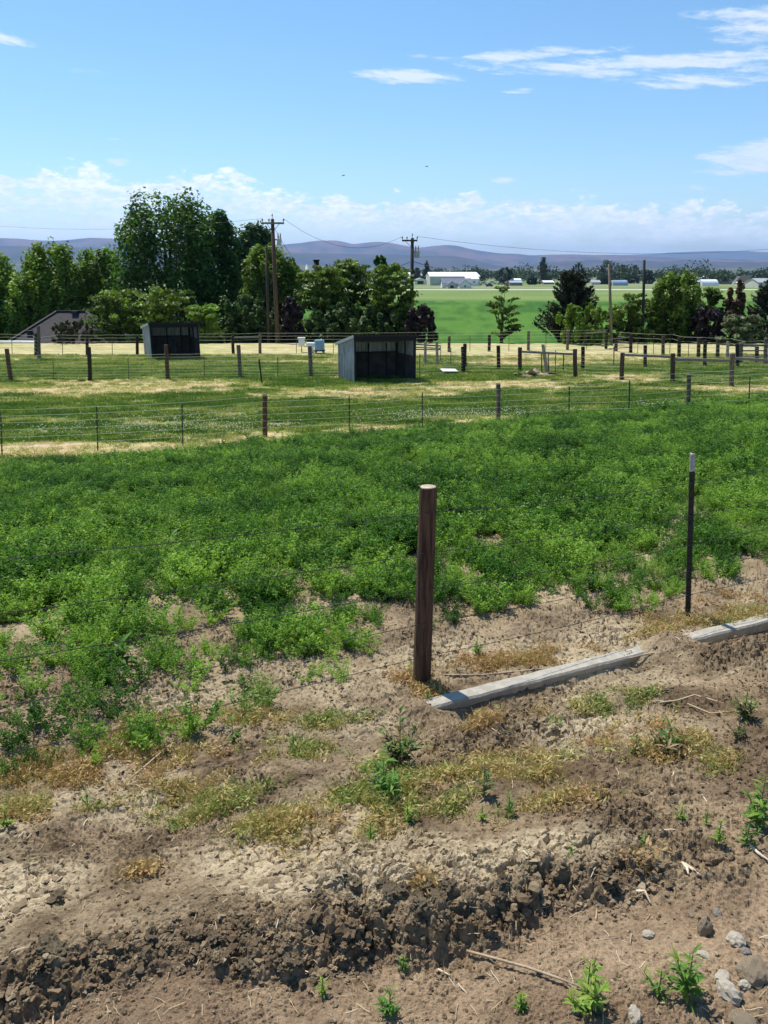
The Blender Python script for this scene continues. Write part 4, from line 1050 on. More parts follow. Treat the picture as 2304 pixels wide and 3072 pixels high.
# nearest fence: round wooden post and steel post, five barbed strands
def near_fence():
    A = hit(1265, 2052); At = at(1285, 1462, A.y)
    B = hit(2063, 1852); Bt = at(2078, 1362, B.y)
    dAB = B-A
    Lp = A - dAB*1.35; Lp.z = gz(Lp.x, Lp.y); Rp = B + dAB; Rp.z = gz(Rp.x, Rp.y)
    root = empty('barbed_wire_fence', A, 'nearest fence, a round brown wooden post and a dark steel post with thin barbed strands', 'fence', 'fences')
    rs = random.Random(3)
    def wood(b, t):
        mb = MB(A); r = 0.051; n = 28; pts = []
        ax = (t-b)
        lv = [-0.12, 0, .03, .08, .15, .25, .35, .45, .55, .65, .75, .85, .93, .985, 1.0]
        vs = []; fs = []
        flute = [rs.uniform(-1, 1) for _ in range(n)]
        for i, f in enumerate(lv):
            c = b + ax*f; rr = r*(1.06-0.10*f) * (0.975 if f == 1.0 else 1)
            for k in range(n):
                a = 2*math.pi*k/n; q = rr*(1 + 0.018*flute[k] + 0.008*rs.uniform(-1, 1)); 
                if k == 20 and 0.35 < f < 0.9: q *= 0.90
                vs.append(c + Vector((math.cos(a)*q, math.sin(a)*q, 0)))
        for i in range(len(lv)-1):
            for k in range(n): fs.append((i*n+k, i*n+(k+1)%n, (i+1)*n+(k+1)%n, (i+1)*n+k))
        mb.add(vs, fs); p = mb.build('wooden_post', M['post_wood'], root, True)
        # sawn end
        e = MB(A); c = t + Vector((0, 0, 0.001)); ev = []; rr = r*0.965*0.9
        for ring, q in ((0, 1.0), (1, 0.95), (2, 0.5)):
            for k in range(n):
                a = 2*math.pi*k/n; ev.append(c + Vector((math.cos(a)*rr*q*(1+0.012*flute[k]), math.sin(a)*rr*q*(1+0.012*flute[k]), (0, 0.005, 0.004+0.001*rs.uniform(-1,1))[ring])))
        ev.append(c+Vector((0,0,0.003)))
        ef = [(j*n+k, j*n+(k+1)%n, (j+1)*n+(k+1)%n, (j+1)*n+k) for j in range(2) for k in range(n)] + [(2*n+k, 2*n+(k+1)%n, 3*n) for k in range(n)]
        e.add(ev, ef).build('sawn_end', M['wood_end'], p)
    def tpost(b, t):
        ax = t-b; s_ = MB(A); f1 = 0.90
        cut = b + ax*f1
        s_.bar(b - ax*0.2, cut, 0.035, 0.009); s_.bar(b - ax*0.2 + Vector((0, 0.022, 0)), cut + Vector((0, 0.022, 0)), 0.009, 0.036)
        for k in range(17):
            c = b + ax*(0.04+0.05*k); s_.box(c + Vector((0, -0.0075, 0)), (0.014, 0.007, 0.012))
        p = s_.build('steel_post', M['steel_green'], root)
        q = MB(A); q.bar(cut, t, 0.033, 0.009); q.bar(cut + Vector((0, 0.022, 0)), t + Vector((0, 0.022, 0)), 0.009, 0.036)
        for k in range(3): q.box(cut + ax*(0.02+0.03*k) + Vector((0, -0.0075, 0)), (0.014, 0.007, 0.012))
        q.build('pale_post_top', M['post_tip'], root)
        for f in (0.83, 0.64, 0.46, 0.30, 0.15):
            clip = MB(A); c = b + ax*f; clip.tube([c+Vector((-0.027, 0, 0.004)), c+Vector((-0.02, -0.016, 0)), c+Vector((0.02, -0.016, 0)), c+Vector((0.027, 0, -0.004))], 0.0022, 5)
            clip.build('wire_clip', M['wire_dark'], root)
    wood(A, At); tpost(B, Bt)
    hl = Lp + Vector((0, 0, (A.z-Lp.z) + (At.z-A.z) + 0.02)); tpost(Lp, hl)
    wood(Rp, Rp + Vector((0, 0, At.z-A.z)))
    # strands: height at each post (fraction), seen heights in the photograph
    for k, (fa, fb) in enumerate(((0.895, 0.835), (0.70, 0.645), (0.52, 0.465), (0.345, 0.30), (0.17, 0.15))):
        mb = MB(A)
        qA = A + (At-A)*fa + Vector((0, -0.053, 0)); qB = B + (Bt-B)*fb + Vector((0, -0.014, 0))
        P = [qA - (qB-qA)*1.35 + Vector((0, 0, 0.02)), qA, qB, Rp + Vector((0, -0.053, (At.z-A.z)*fa))]
        ext = P[0] + (P[0]-P[1])*1.0; P = [ext] + P
        for a, b in zip(P[:-1], P[1:]):
            Ln = (b-a).length; n = 40
            for strand in (0, 1):
                pts = []
                for q in range(n+1):
                    f = q/n; c = a.lerp(b, f) - Vector((0, 0, 0.02*4*f*(1-f))); ph = q*2.1 + strand*math.pi
                    pts.append(c + Vector((0, math.cos(ph)*0.0022, math.sin(ph)*0.0022)))
                mb.tube(pts, 0.0013, 4, False)
            m = int(Ln/0.125)
            for q in range(1, m):
                f = q/m; c = a.lerp(b, f) - Vector((0, 0, 0.02*4*f*(1-f)))
                for ang in (0.6, 2.3, 3.9, 5.4):
                    dv = Vector((0.35*math.sin(ang*3), math.cos(ang), math.sin(ang))).normalized()*0.014
                    mb.tube([c, c+dv], [0.0013, 0.0005], 3, False)
        mb.build('barbed_wire', M['wire_dark'], root)
    return A, B
FA, FB = near_fence()

F2 = [('grey',-120,1320,-120,1385),('steel',2,1240,3,1365),('steel',290,1219,291,1353),('steel',546,1212,547,1338),('brown',794,1183,795,1310),('steel',1048,1189,1049,1298),('steel',1267,1178,1268,1276),
      ('grey',1495,1150,1495,1266),('steel',1708,1159,1708,1253),('steel',1889,1142,1888,1252),('grey',2067,1124,2062,1233),('steel',2250,1130,2248,1224),('steel',2440,1120,2440,1212)]
F2[0] = ('steel',-260,1255,-260,1388)
fence('wire_fence','long smooth wire fence along the far edge of the alfalfa with mostly steel posts','fences', F2, [0.22,0.38,0.53,0.68,0.82,0.95], 0, wr=0.0048, post_r=0.062, sag=0.01)

F3 = [('brown',-135,1046,-135,1144),('brown',20,1046,33,1141),('steel',159,1080,160,1140),('dark',266,1041,270,1141),('steel',384,1075,385,1138),('wood',498,1034,503,1137),('steel',612,1072,613,1135),
      ('grey',715,1035,720,1134),('steel',833,1072,833,1136),('grey',929,1038,932,1131),('steel',1100,1060,1100,1130),('steel',1259,1064,1259,1128),('dark',1389,1040,1389,1120)]
fence('mesh_fence','wire mesh fence on stout wooden posts crossing the pasture towards the right shed','fences', F3, [0.1,0.2,0.3,0.4,0.52,0.66,0.80,0.9], 0.45, wr=0.005, post_r=0.085)
F3b = [('dark',1389,1041,1390,1119),('wood',1560,1042,1560,1119),('pale',1629,1033,1641,1122),('steel',1667,1051,1667,1126),('wood',1725,1047,1726,1131),('wood',1868,1058,1865,1138),('wood',2019,1060,2018,1148),('grey',2198,1060,2194,1158),('grey',2420,1072,2420,1172)]
fence('rail_fence','wire fence with horizontal wooden top rails running from the right shed to the right edge','fences', F3b, [0.1,0.22,0.34,0.46,0.6,0.75], 0.0, wr=0.005, post_r=0.09,
      rails=((1562,1055,1725,1063,1,4,0.09),(1868,1064,2018,1071,5,6,0.09),(2020,1078,2196,1082,6,7,0.10),(2200,1075,2420,1088,7,8,0.10)))
F4 = [('steel',-80,1008,-80,1066),('steel',35,1008,35,1064),('dark',108,1000,108,1070),('grey',115,978,118,1080),('steel',187,1010,187,1067),('dark',261,1004,262,1068),('steel',336,1010,336,1067),('dark',411,1008,412,1067),
      ('steel',560,1006,560,1062),('dark',698,1006,700,1063),('grey',780,1004,780,1060),('steel',889,1006,889,1060),('steel',1000,1006,1000,1060),('wood',1100,1006,1100,1060),('wood',1348,1009,1347,1055),
      ('steel',1410,1008,1410,1054),('dark',1468,1005,1467,1054),('steel',1527,1003,1527,1053),('grey',1586,993,1585,1051),('steel',1638,1000,1638,1049),('grey',1704,990,1702,1049),('steel',1760,1000,1760,1048),('dark',1820,993,1818,1047)]
fence('boundary_fence','far wire fence along the foot of the trees behind both sheds','fences', F4, [0.3,0.5,0.68,0.84,0.98], 0.0, wr=0.006, post_r=0.085, rails=((700,1013,780,1012,9,10,0.07),(1760,1000,1818,994,21,22,0.06)))
F5 = [('dark',1848,1022,1848,1053),('dark',1893,1003,1892,1058),('steel',1914,1010,1914,1060),('steel',1961,1014,1961,1062),('wood',1990,1010,1989,1064),('steel',2011,1016,2010,1062),('dark',2038,1013,2037,1072),
      ('steel',2067,1021,2065,1074),('wood',2097,1013,2095,1075),('wood',2154,1018,2152,1078),('pale',2184,1025,2182,1079),('grey',2224,1027,2221,1092),('dark',2271,1040,2270,1089),('grey',2299,1014,2295,1093),('grey',2380,1014,2380,1100)]
fence('corral_fence','far corral fence of dark wooden posts at the right below the bushes','fences', F5, [0.3,0.52,0.74,0.95], 0.0, wr=0.006, post_r=0.095,
      rails=((1826,1018,1892,1011,0,1,0.06),(1826,1032,1892,1026,0,1,0.05),(1826,1046,1892,1042,0,1,0.05),(2222,1036,2297,1036,11,13,0.09),(2222,1052,2297,1052,11,13,0.06),(2222,1070,2297,1070,11,13,0.05)))
F6 = [('dark',1395,1031,1395,1104),('dark',1495,1037,1496,1112),('dark',1749,1040,1748,1111),('dark',1936,1036,1935,1104),('dark',2116,1020,2114,1102),('dark',2212,1031,2212,1102),('dark',2330,1030,2330,1104)]
fence('paddock_fence','wire fence on six dark posts standing between the rail fence and the corral','fences', F6, [0.12,0.28,0.44,0.6,0.78,0.95], 0.0, wr=0.005, post_r=0.085)
F7 = [('pale',1276,1026,1275,1092),('pale',1310,1024,1311,1098),('steel',1322,1038,1322,1083),('steel',1353,1044,1352,1100)]
fence('pen_fence','short pen of pale weathered posts and rails right behind the right shed','fences', F7, [0.2,0.45,0.7], 0.0, wr=0.005, post_r=0.085,
      rails=((1200,1030,1322,1038,0,2,0.07),(1200,1040,1322,1045,0,2,0.06),(1200,1048,1322,1049,0,2,0.06)))
# loose leaning steel post by the mesh fence, thin stakes by the pale leaning post
def stake(label, tx, ty, bx, by, m='steel_green', w=0.05):
    b = hit(bx, by); t = at(tx, ty, b.y); o = MB(b).bar(b-Vector((0,0,.2)), t, w, 0.02).bar(b-Vector((0,-.025,.2)), t+Vector((0,.025,0)), 0.012, w*0.8).build('steel_stake', M[m], None, loc=b)
    tag(o, label, 'stake', 'loose steel stakes')
stake('dark steel stake leaning left in the pasture between the two sheds', 777, 1078, 787, 1150, w=0.07)
stake('thin steel stake left of the pale leaning post', 1625, 1062, 1626, 1122, 'steel_far')
stake('thin steel stake close behind the pale leaning post', 1645, 1062, 1646, 1120, 'steel_far')
stake('thin steel stake left of the second railed post', 1691, 1064, 1690, 1116, 'steel_far')
stake('short steel stake in front of the dry patch between the rail fence posts', 1842, 1040, 1842, 1100, 'steel_far')

# ------------------------------------------------------------------ sheds
def shed(label, FLp, FRp, topL, back, backtop, seed):
    FL = hit(*FLp); FR = hit(*FRp); FR.y = FL.y + 0.45; FR.x = at(FRp[0], FRp[1], FR.y).x; FR.z = FL.z
    FL.z -= 0.0
    h = at(topL[0], topL[1], FL.y).z - FL.z
    dp = Vector(back)
    hb = h - backtop
    O = FL.copy(); root = empty('loafing_shed', O, label, 'shed', 'open fronted sheds')
    fx_ = (FR-FL); wdt = fx_.length; ex = fx_.normalized()
    Z = Vector((0,0,1))
    eb = dp.normalized(); dlen = dp.length
    def wall_ribbed(p0, along, length, h0, h1, name, m, rib=0.10, thick=0.018, split=None):
        """corrugated sheet: panels of ribs, each panel a part"""
        nrm = along.cross(Z).normalized()
        npan = max(1, round(length/0.9)); 
        for k in range(npan):
            a0, a1 = length*k/npan, length*(k+1)/npan
            mb = MB(O); nst = max(4, int((a1-a0)/rib)*4)
            vs = []; fs = []
            for q in range(nst+1):
                a = a0 + (a1-a0)*q/nst; off = (0.0, 0.0, thick, thick)[q % 4]
                hh = h0 + (h1-h0)*a/length
                for zz in (-0.25, hh*0.5, hh): vs.append(p0 + along*a + nrm*off + Z*zz)
            for q in range(nst):
                for r_ in range(2): fs.append((q*3+r_, (q+1)*3+r_, (q+1)*3+r_+1, q*3+r_+1))
            n0 = len(vs); vs += [v - nrm*0.012 for v in vs]
            fs += [tuple(i+n0 for i in f[::-1]) for f in fs]
            mb.add(vs, fs); mb.build(name, M[m], root)
    BL = FL + dp; BR = FR + dp
    wall_ribbed(BL, -eb, dlen, hb, h-0.06, 'wall_panel', 'tin')
    wall_ribbed(FR, eb, dlen, h-0.06, hb, 'wall_panel', 'tin')
    # back wall outside sheets
    wall_ribbed(BR - Z*0.0, -ex, wdt, hb, hb, 'wall_panel', 'tin')
    # inner kick boards
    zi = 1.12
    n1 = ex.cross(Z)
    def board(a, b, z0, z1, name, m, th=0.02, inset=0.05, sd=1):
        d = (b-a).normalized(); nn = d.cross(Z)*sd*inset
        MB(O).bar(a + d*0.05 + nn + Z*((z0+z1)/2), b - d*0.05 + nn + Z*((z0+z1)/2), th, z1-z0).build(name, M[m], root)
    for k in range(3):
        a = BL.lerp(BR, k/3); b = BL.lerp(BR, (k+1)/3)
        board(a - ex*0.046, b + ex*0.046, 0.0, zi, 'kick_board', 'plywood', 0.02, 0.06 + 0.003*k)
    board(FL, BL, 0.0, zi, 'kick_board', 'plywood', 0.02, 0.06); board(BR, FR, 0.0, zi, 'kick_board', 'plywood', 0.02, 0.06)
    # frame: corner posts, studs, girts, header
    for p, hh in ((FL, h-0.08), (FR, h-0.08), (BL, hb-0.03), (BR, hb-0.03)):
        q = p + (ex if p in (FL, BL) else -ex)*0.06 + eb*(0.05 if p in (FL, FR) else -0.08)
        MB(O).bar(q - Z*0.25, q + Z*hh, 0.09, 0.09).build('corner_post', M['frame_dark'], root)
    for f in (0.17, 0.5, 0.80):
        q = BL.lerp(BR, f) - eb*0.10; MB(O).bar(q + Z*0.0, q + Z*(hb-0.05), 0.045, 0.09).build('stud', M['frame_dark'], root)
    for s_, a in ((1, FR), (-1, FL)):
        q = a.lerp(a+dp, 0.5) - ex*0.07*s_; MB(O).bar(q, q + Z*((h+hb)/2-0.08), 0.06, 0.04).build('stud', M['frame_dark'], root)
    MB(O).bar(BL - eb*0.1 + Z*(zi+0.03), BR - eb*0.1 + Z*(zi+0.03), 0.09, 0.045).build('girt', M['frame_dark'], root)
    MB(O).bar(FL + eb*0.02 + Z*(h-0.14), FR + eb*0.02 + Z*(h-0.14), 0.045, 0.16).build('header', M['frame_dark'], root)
    # roof: corrugated sheets falling to the back, trims
    over = 0.14
    nsh = 4
    sl = (BL + Z*hb) - (FL + Z*h); sd_ = sl.normalized()
    Lr = sl.length + 2*over
    nup = ex.cross(sd_).normalized()
    if nup.z < 0: nup = -nup
    start = FL + Z*(h+0.0) - sd_*over - ex*0.05
    for k in range(nsh):
        a0, a1 = (wdt+0.10)*k/nsh, (wdt+0.10)*(k+1)/nsh
        nst = 16; vs = []; fs = []
        for q in range(nst+1):
            a = a0 + (a1-a0)*q/nst; off = (0.0, 0.0, 0.022, 0.022)[q % 4]
            for e_ in (0, Lr): vs.append(start + ex*a + sd_*e_ + nup*(off+0.03))
        for q in range(nst): fs.append((q*2, (q+1)*2, (q+1)*2+1, q*2+1))
        n0 = len(vs); vs += [v - nup*0.012 for v in vs]; fs += [tuple(i+n0 for i in f[::-1]) for f in fs]
        MB(O).add(vs, fs).build('roof_sheet', M['tin_dark'], root)
    for s_, p in ((1, start - ex*0.015), (2, start + ex*(wdt+0.115))):
        MB(O).bar(p - nup*0.03, p + sd_*Lr - nup*0.03, 0.03, 0.13).build('edge_trim', M['fascia' if s_ == 1 else 'frame_dark'], root)
    MB(O).bar(start - nup*0.045 - sd_*0.01, start + ex*(wdt+0.10) - nup*0.045 - sd_*0.01, 0.03, 0.085).build('front_trim', M['frame_dark'], root)
    return root
shed('larger near open fronted shed of corrugated grey tin with dark inside, right of centre', (1063,1149), (1247,1149), (1063,1009), (-0.80,1.75,0), 0.42, 1)
shed('smaller far open fronted shed of grey tin before the big cottonwood', (456,1079), (602,1079), (456,971), (-1.0,2.0,0), 0.30, 2)

# ------------------------------------------------------------------ house with the grey hip roof
def house():
    d = 64.0
    E0 = at(14, 1034, d-3); E1 = at(345, 1034, d-3)
    zr = at(200, 935, d).z; ze = at(200, 1036, d-3.2).z
    r0 = at(163, 935, d).x; r1 = at(252, 935, d).x
    zg = float(zmacro(np.array([-15.0]), np.array([d-3]))[0])
    x0, x1 = E0.x, E1.x; y0, y1 = d-3.4, d+4.4
    O = Vector(((x0+x1)/2, d, zg)); root = empty('house', O, 'house whose dark grey hip roof shows above the far fence at the left', 'house')
    ev = [(x0,y0,ze),(x1,y0,ze),(x1,y1,ze),(x0,y1,ze)]; rv = [(r0,d+0.5,zr),(r1,d+0.5,zr)]
    def sheet(vs, th=0.12):
        vs = [Vector(v) for v in vs]; n = (vs[1]-vs[0]).cross(vs[2]-vs[0]).normalized()*th
        k = len(vs); f = [tuple(range(k)), tuple(range(2*k-1, k-1, -1))] + [(i, i+k, (i+1) % k+k, (i+1) % k) for i in range(k)]
        return vs + [v-n for v in vs], f
    mb = MB(O)
    for q in ([ev[0],ev[1],rv[1],rv[0]], [ev[2],ev[3],rv[0],rv[1]]): mb.add(*sheet(q))
    for q in ([ev[1],ev[2],rv[1]], [ev[3],ev[0],rv[0]]): mb.add(*sheet(q))
    rf = mb.build('roof', M['shingle'], root)
    rc = MB(O); 
    for a, b in ((rv[0], rv[1]), (rv[0], ev[0]), (rv[1], ev[1])): rc.bar(Vector(a)+Vector((0,0,.05)), Vector(b)+Vector((0,0,.05)), 0.3, 0.05)
    rc.build('ridge_cap', M['shingle'], rf)
    def on_roof(px, py):
        p = at(px, py, d-1.5); f = (zr-p.z)/(zr-ze); return Vector((p.x, (d+0.5) + (y0-d-0.5)*f, p.z))
    for px, py, s_ in ((201,944,0.42),(214,990,0.35),(100,998,0.35),(275,972,0.4)):
        c = on_roof(px, py); v = MB(O); v.box(c + Vector((0, -0.1, 0.05)), (s_, s_, 0.24)); v.box(c + Vector((0, -0.1, 0.19)), (s_*1.25, s_*1.25, 0.05)); v.build('roof_vent', M['vent_black'], rf)
    w = MB(O); ix = 0.5
    for a, b in (((x0+ix,y0+ix),(x1-ix,y0+ix)),((x1-ix,y0+ix),(x1-ix,y1-ix)),((x1-ix,y1-ix),(x0+ix,y1-ix)),((x0+ix,y1-ix),(x0+ix,y0+ix))):
        w.bar(Vector((a[0],a[1],(zg-0.3+ze)/2)), Vector((b[0],b[1],(zg-0.3+ze)/2)), 0.2, ze-zg+0.28)
    w.build('wall', M['siding'], root)
    MB(O).bar((x0-0.05,y0-0.09,ze-0.05),(x1+0.05,y0-0.09,ze-0.05), 0.14, 0.15).build('gutter', M['white_paint'], root)
    for k in range(3):
        cx_ = x0+1.6+k*(x1-x0-3.2)/2; wn = MB(O).box((cx_, y0+ix-0.12, ze-1.4), (1.2, 0.08, 1.1)).build('window', M['white_paint'], root)
        MB(O).box((cx_, y0+ix-0.17, ze-1.4), (1.0, 0.03, 0.9)).build('pane', M['glass_dark'], wn)
house()

# white pipe along the ground at the left, seen under the roof
def pipe():
    A = hit(-30, 1041); A.z += 0.35; B = hit(104, 1044); B.z += 0.38
    C1 = B + Vector((0.15, 0, 0)); D1 = C1 - Vector((0, 0, 0.85))
    o = MB(A).tube([A, B, C1, D1], 0.09, 10).build('white_pipe', M['white_paint'], None, True, loc=A)
    tag(o, 'long white pipe bent down at its end, lying before the grey hip roof', 'pipe')
pipe()

# ------------------------------------------------------------------ power poles
def power_pole(label, bx, by, tx, ty, d, m, arm=None, trafo=None, r=0.16, top_r=0.11, insul=True, armtilt=0.0, guy=None):
    top = at(tx, ty, d); b = at(bx, by, d); zg = float(zmacro(np.array([b.x]), np.array([d]))[0])
    k = (top.z-zg)/(top.z-b.z) if abs(top.z-b.z) > 0.1 else 1
    base = Vector((top.x + (b.x-top.x)*k, d, zg))
    root = empty('power_pole', base, label, 'power pole', 'poles')
    MB(base).tube([base-Vector((0,0,.4)), base.lerp(top,.5), top], [r, (r+top_r)/2, top_r], 10).build('pole_shaft', M[m], root, True)
    ends = []
    if arm:
        c = at(arm[2], arm[1], d)
        a0 = at(arm[0], arm[1]+armtilt, d-0.9) ; a1 = at(arm[3], arm[1]+armtilt, d-0.9) if False else at(arm[3], arm[1], d)
        a0 = at(arm[0], arm[1], d)
        a0.y -= 0.16; a1.y -= 0.16
        MB(base).bar(a0, a1, 0.10, 0.12).build('crossarm', M['pole_pale' if m != 'pole_wood' else 'pole_wood'], root)
        for f in (0.02, 0.32, 0.98):
            p = a0.lerp(a1, f)
            MB(base).tube([p+Vector((0,0,.05)), p+Vector((0,0,.13)), p+Vector((0,0,.16)), p+Vector((0,0,.24)), p+Vector((0,0,.30))], [.02,.02,.06,.055,.03], 8).build('insulator', M['insulator'], root, True)
            ends.append(p+Vector((0,0,.3)))
        p = top; MB(base).tube([p, p+Vector((0,0,.16)), p+Vector((0,0,.2)), p+Vector((0,0,.32))], [.02,.02,.055,.03], 8).build('insulator', M['insulator'], root, True)
        for s_ in (a0.lerp(a1,.22), a0.lerp(a1,.78)):
            MB(base).bar(s_ - Vector((0,0,.05)), Vector((c.x, d-0.14, c.z-0.55)), 0.03, 0.03).build('brace', M['steel_far'], root)
    if trafo:
        px, py0, py1, w_ = trafo
        a = at(px, py0, d); bb = at(px, py1, d); rr = w_/3*d/F/2
        tr = MB(base).tube([bb, bb+Vector((0,0,.03)), a-Vector((0,0,.08)), a-Vector((0,0,.03)), a], [rr*.9, rr, rr, rr*1.06, rr*.5], 18).build('transformer', M['transformer'], root)
        for s_ in (-.5, .5):
            q = a + Vector((rr*s_, 0, 0)); MB(base).tube([q-Vector((0,0,.05)), q+Vector((0,0,.1)), q+Vector((0,0,.25)), q+Vector((0,0,.38))], [.05,.05,.045,.02], 8).build('bushing', M['insulator'], tr, True)
        MB(base).bar((top.x+0.0, d, (a.z+bb.z)/2+.15), (a.x, d, (a.z+bb.z)/2+.15), 0.05, 0.08).build('bracket', M['steel_far'], tr)
    return root, top, ends
pA, tA, eA = power_pole('left tall wooden power pole with crossarm and grey transformer before the dark trees', 833, 1025, 817, 657, 56, 'pole_brown', (787,670,818,853), (838,716,736,13), 0.17, 0.12)
pB, tB, eB = power_pole('slender dark pole without crossarm just left of the left power pole', 806, 1025, 799, 735, 57, 'pole_wood', None, None, 0.13, 0.08)
pC, tC, eC = power_pole('right wooden power pole with short crossarm and grey transformer by the locust clump', 1235, 930, 1237, 714, 62, 'pole_wood', (1206,722,1237,1252), (1251,752,773,15), 0.17, 0.12)
pD, tD, eD = power_pole('pale weathered bare pole in front of the bushes at the right', 1835, 1015, 1827, 792, 54, 'pole_pale', None, None, 0.12, 0.08)
pE, tE, eE = power_pole('straight dark bare pole just left of the round tree at the right', 1928, 1012, 1933, 780, 56, 'chimney_dark', None, None, 0.11, 0.09)
MB(tB).box(at(811, 743, 56.9), (0.75, 0.05, 0.06)).build('side_arm', M['pole_pale'], pB, loc=tB - pB.location)
def cable(label, a, b, sag, r=0.012):
    pts = [Vector(a).lerp(Vector(b), q/14) - Vector((0,0,sag*4*(q/14)*(1-q/14))) for q in range(15)]
    o = MB(a).tube(pts, r, 4, False).build('power_line', M['cable'], None, loc=Vector(a)); tag(o, label, 'power line', 'power lines')
cable('thin cable slanting down right from the top of the left power pole', tA-Vector((0,0,.35)), at(885, 782, 66), 0.15, 0.016)
cable('thin wire from the left power pole out of the left side of the photo', eA[0], at(-300, 640, 75), 1.0, 0.007)
cable('thin wire between the left and the right power pole', eA[2], eC[0], 1.3, 0.010)
cable('thin wire from the right power pole out of the right side of the photo', eC[2], at(2700, 700, 66), 1.4, 0.010)
cable('thin cable slanting down left from the right power pole', at(1237, 783, 61.9), at(1180, 805, 64), 0.02, 0.018)
cable('thin cable slanting down right from the right power pole', at(1237, 783, 61.9), at(1300, 802, 61), 0.02, 0.018)

# ------------------------------------------------------------------ small things in the pasture
def blue_tank():
    b = hit(959, 1060); s_ = 1
    top = at(959, 1019, b.y).z; root = empty('barrel', b, 'blue plastic barrel on a low stand beside the far fence, left of the right shed', 'barrel')
    r = (975-946)/3*b.y*1.02/F/2; h = top-b.z; z0 = h*0.24
    MB(b).tube([b+Vector((0,0,z)) for z in (z0, z0+.03, z0+h*.25, z0+h*.27, z0+h*.29, z0+h*.5, z0+h*.52, z0+h*.54, h-.06, h-.02, h)], [r*.92, r, r, r*1.05, r, r, r*1.05, r, r, r*.93, r*.55], 20).build('drum', M['blue_plastic'], root)
    MB(b).tube([b+Vector((r*.4,0,h)), b+Vector((r*.4,0,h+.04))], .05, 10).build('bung', M['white_paint'], root)
    st = MB(b)
    for i in (-1, 1):
        for j in (-1, 1): st.box(b+Vector((i*r*.75, j*r*.75, z0/2-.05)), (.1, .1, z0+.08))
    st.build('stand_leg', M['brick_far'], root)
    MB(b).box(b+Vector((0,0,z0-.03)), (r*2.1, r*2.1, .06)).build('stand_top', M['brown_wood'], root)
    w = MB(b+Vector((-r*1.5, .2, 0)))
    c = b+Vector((-r*1.75, .3, 0)); o = MB(c).tube([c+Vector((-.28,0,h*.62)), c+Vector((.3,0,h*.62))], .14, 10).box(c+Vector((0,0,h*.28)), (.3,.2,h*.56)).build('white_tank', M['white_paint'], None, loc=c); tag(o, 'small white tank lying on a post left of the blue barrel', 'tank')
    b2 = hit(905, 1056); t = at(905, 1037, b2.y); root = empty('meter_box', b2, 'small white capped box on a thin post left of the blue barrel', 'box')
    MB(b2).bar(b2-Vector((0,0,.2)), t, .05, .05).build('stem', M['steel_far'], root)
    tp = at(905, 1013, b2.y); MB(b2).box((t.x, b2.y, (t.z+tp.z)/2-.04), (.36, .25, (tp.z-t.z)-.06)).build('housing', M['white_paint'], root)
    MB(b2).box((t.x, b2.y, tp.z-.02), (.46, .34, .07)).build('cap', M['white_paint'], root)
blue_tank()
def slab():
    a = hit(1347, 1122); root = empty('low_trough', a, 'low pale topped trough lying in the grass right of the right shed', 'trough', rz=0.12)
    w = (1368-1324)/3*a.y/F
    for sx in (-1, 1): MB().box((sx*w*.48, 0, .06), (.06, .62, .16)).build('side', M['frame_dark'], root)
    for sy in (-1, 1): MB().box((0, sy*.30, .06), (w*.96-.07, .06, .16)).build('side', M['frame_dark'], root)
    MB().box((0, 0, .175), (w*1.03, .72, .04), tilt=(0.05, 0.02)).build('top', M['white_paint'], root)
slab()
def dirt_pile():
    a = hit(1600, 1128)
    me = clod_mesh(77, M['clod'], 3, 0.9, 0.8); o = link('dirt_pile', me, None, a); o.scale = (0.85, 0.7, 0.30)
    tag(o, 'low heap of brown dug earth at the foot of the first railed post', 'dirt pile')
    pg = bpy.data.meshes.new('x')
    b = hit(1560, 1132); w = link('weed_clump', grass_piece(88, 70, 0.42, 0.22, 0.02, L['weed'], 0.5), None, b); tag(w, 'green weed clump growing against the first railed post', 'weed')
dirt_pile()

# ------------------------------------------------------------------ concrete kerb of the ditch
def kerb():
    segs = [((1291,2149),(1920,1994)), ((2078,1955),(2420,1872))]
    # one straight run of concrete with rough edges, buried between the two stretches that show
    A = Vector((KERB_A[0], KERB_A[1], 0)); B = Vector((KERB_B[0], KERB_B[1], 0)); A.z = float(zmacro(np.array([A.x]), np.array([A.y]))[0]); B.z = float(zmacro(np.array([B.x]), np.array([B.y]))[0])
    d = (B-A); d.z = 0; Ln = d.length; d.normalize(); nn = Vector((-d.y, d.x, 0))
    O = A.copy(); vs = []; fs = []
    n = 150; wdt = 0.098; dep_ = 0.30
    rs = random.Random(5)
    za, zb = A.z + 0.018, B.z + 0.028
    for q in range(n+1):
        f = -0.02 + 1.3*q/n
        c = A + d*(Ln*f); zt = za + (zb-za)*f + 0.004*float(perlin(f*20, 0.5))
        nz = lambda k: 0.0012*float(perlin(f*60, k)) + 0.0007*rs.uniform(-1, 1)
        for (o_, z_) in ((-wdt/2, -dep_), (-wdt/2, -0.05), (-wdt/2, -0.012), (-wdt/2+0.010, 0.0), (0, 0.0), (wdt/2-0.008, 0.0), (wdt/2, -0.012), (wdt/2, -dep_)):
            p = c + nn*(o_ + nz(o_*40+z_*10)); vs.append((p.x, p.y, zt + z_ + (0.0 if z_ > -0.02 else nz(7+o_*30))))
    for q in range(n):
        for k in range(7): fs.append((q*8+k, (q+1)*8+k, (q+1)*8+k+1, q*8+k+1))
    fs.append(tuple(range(8))); fs.append(tuple(range(n*8+7, n*8-1, -1)))
    o = MB(O).add(vs, fs).build('concrete_kerb', M['concrete'], None, loc=O)
    tag(o, 'long grey concrete edge of the old ditch, partly buried beside the nearest fence', 'kerb')
kerb()

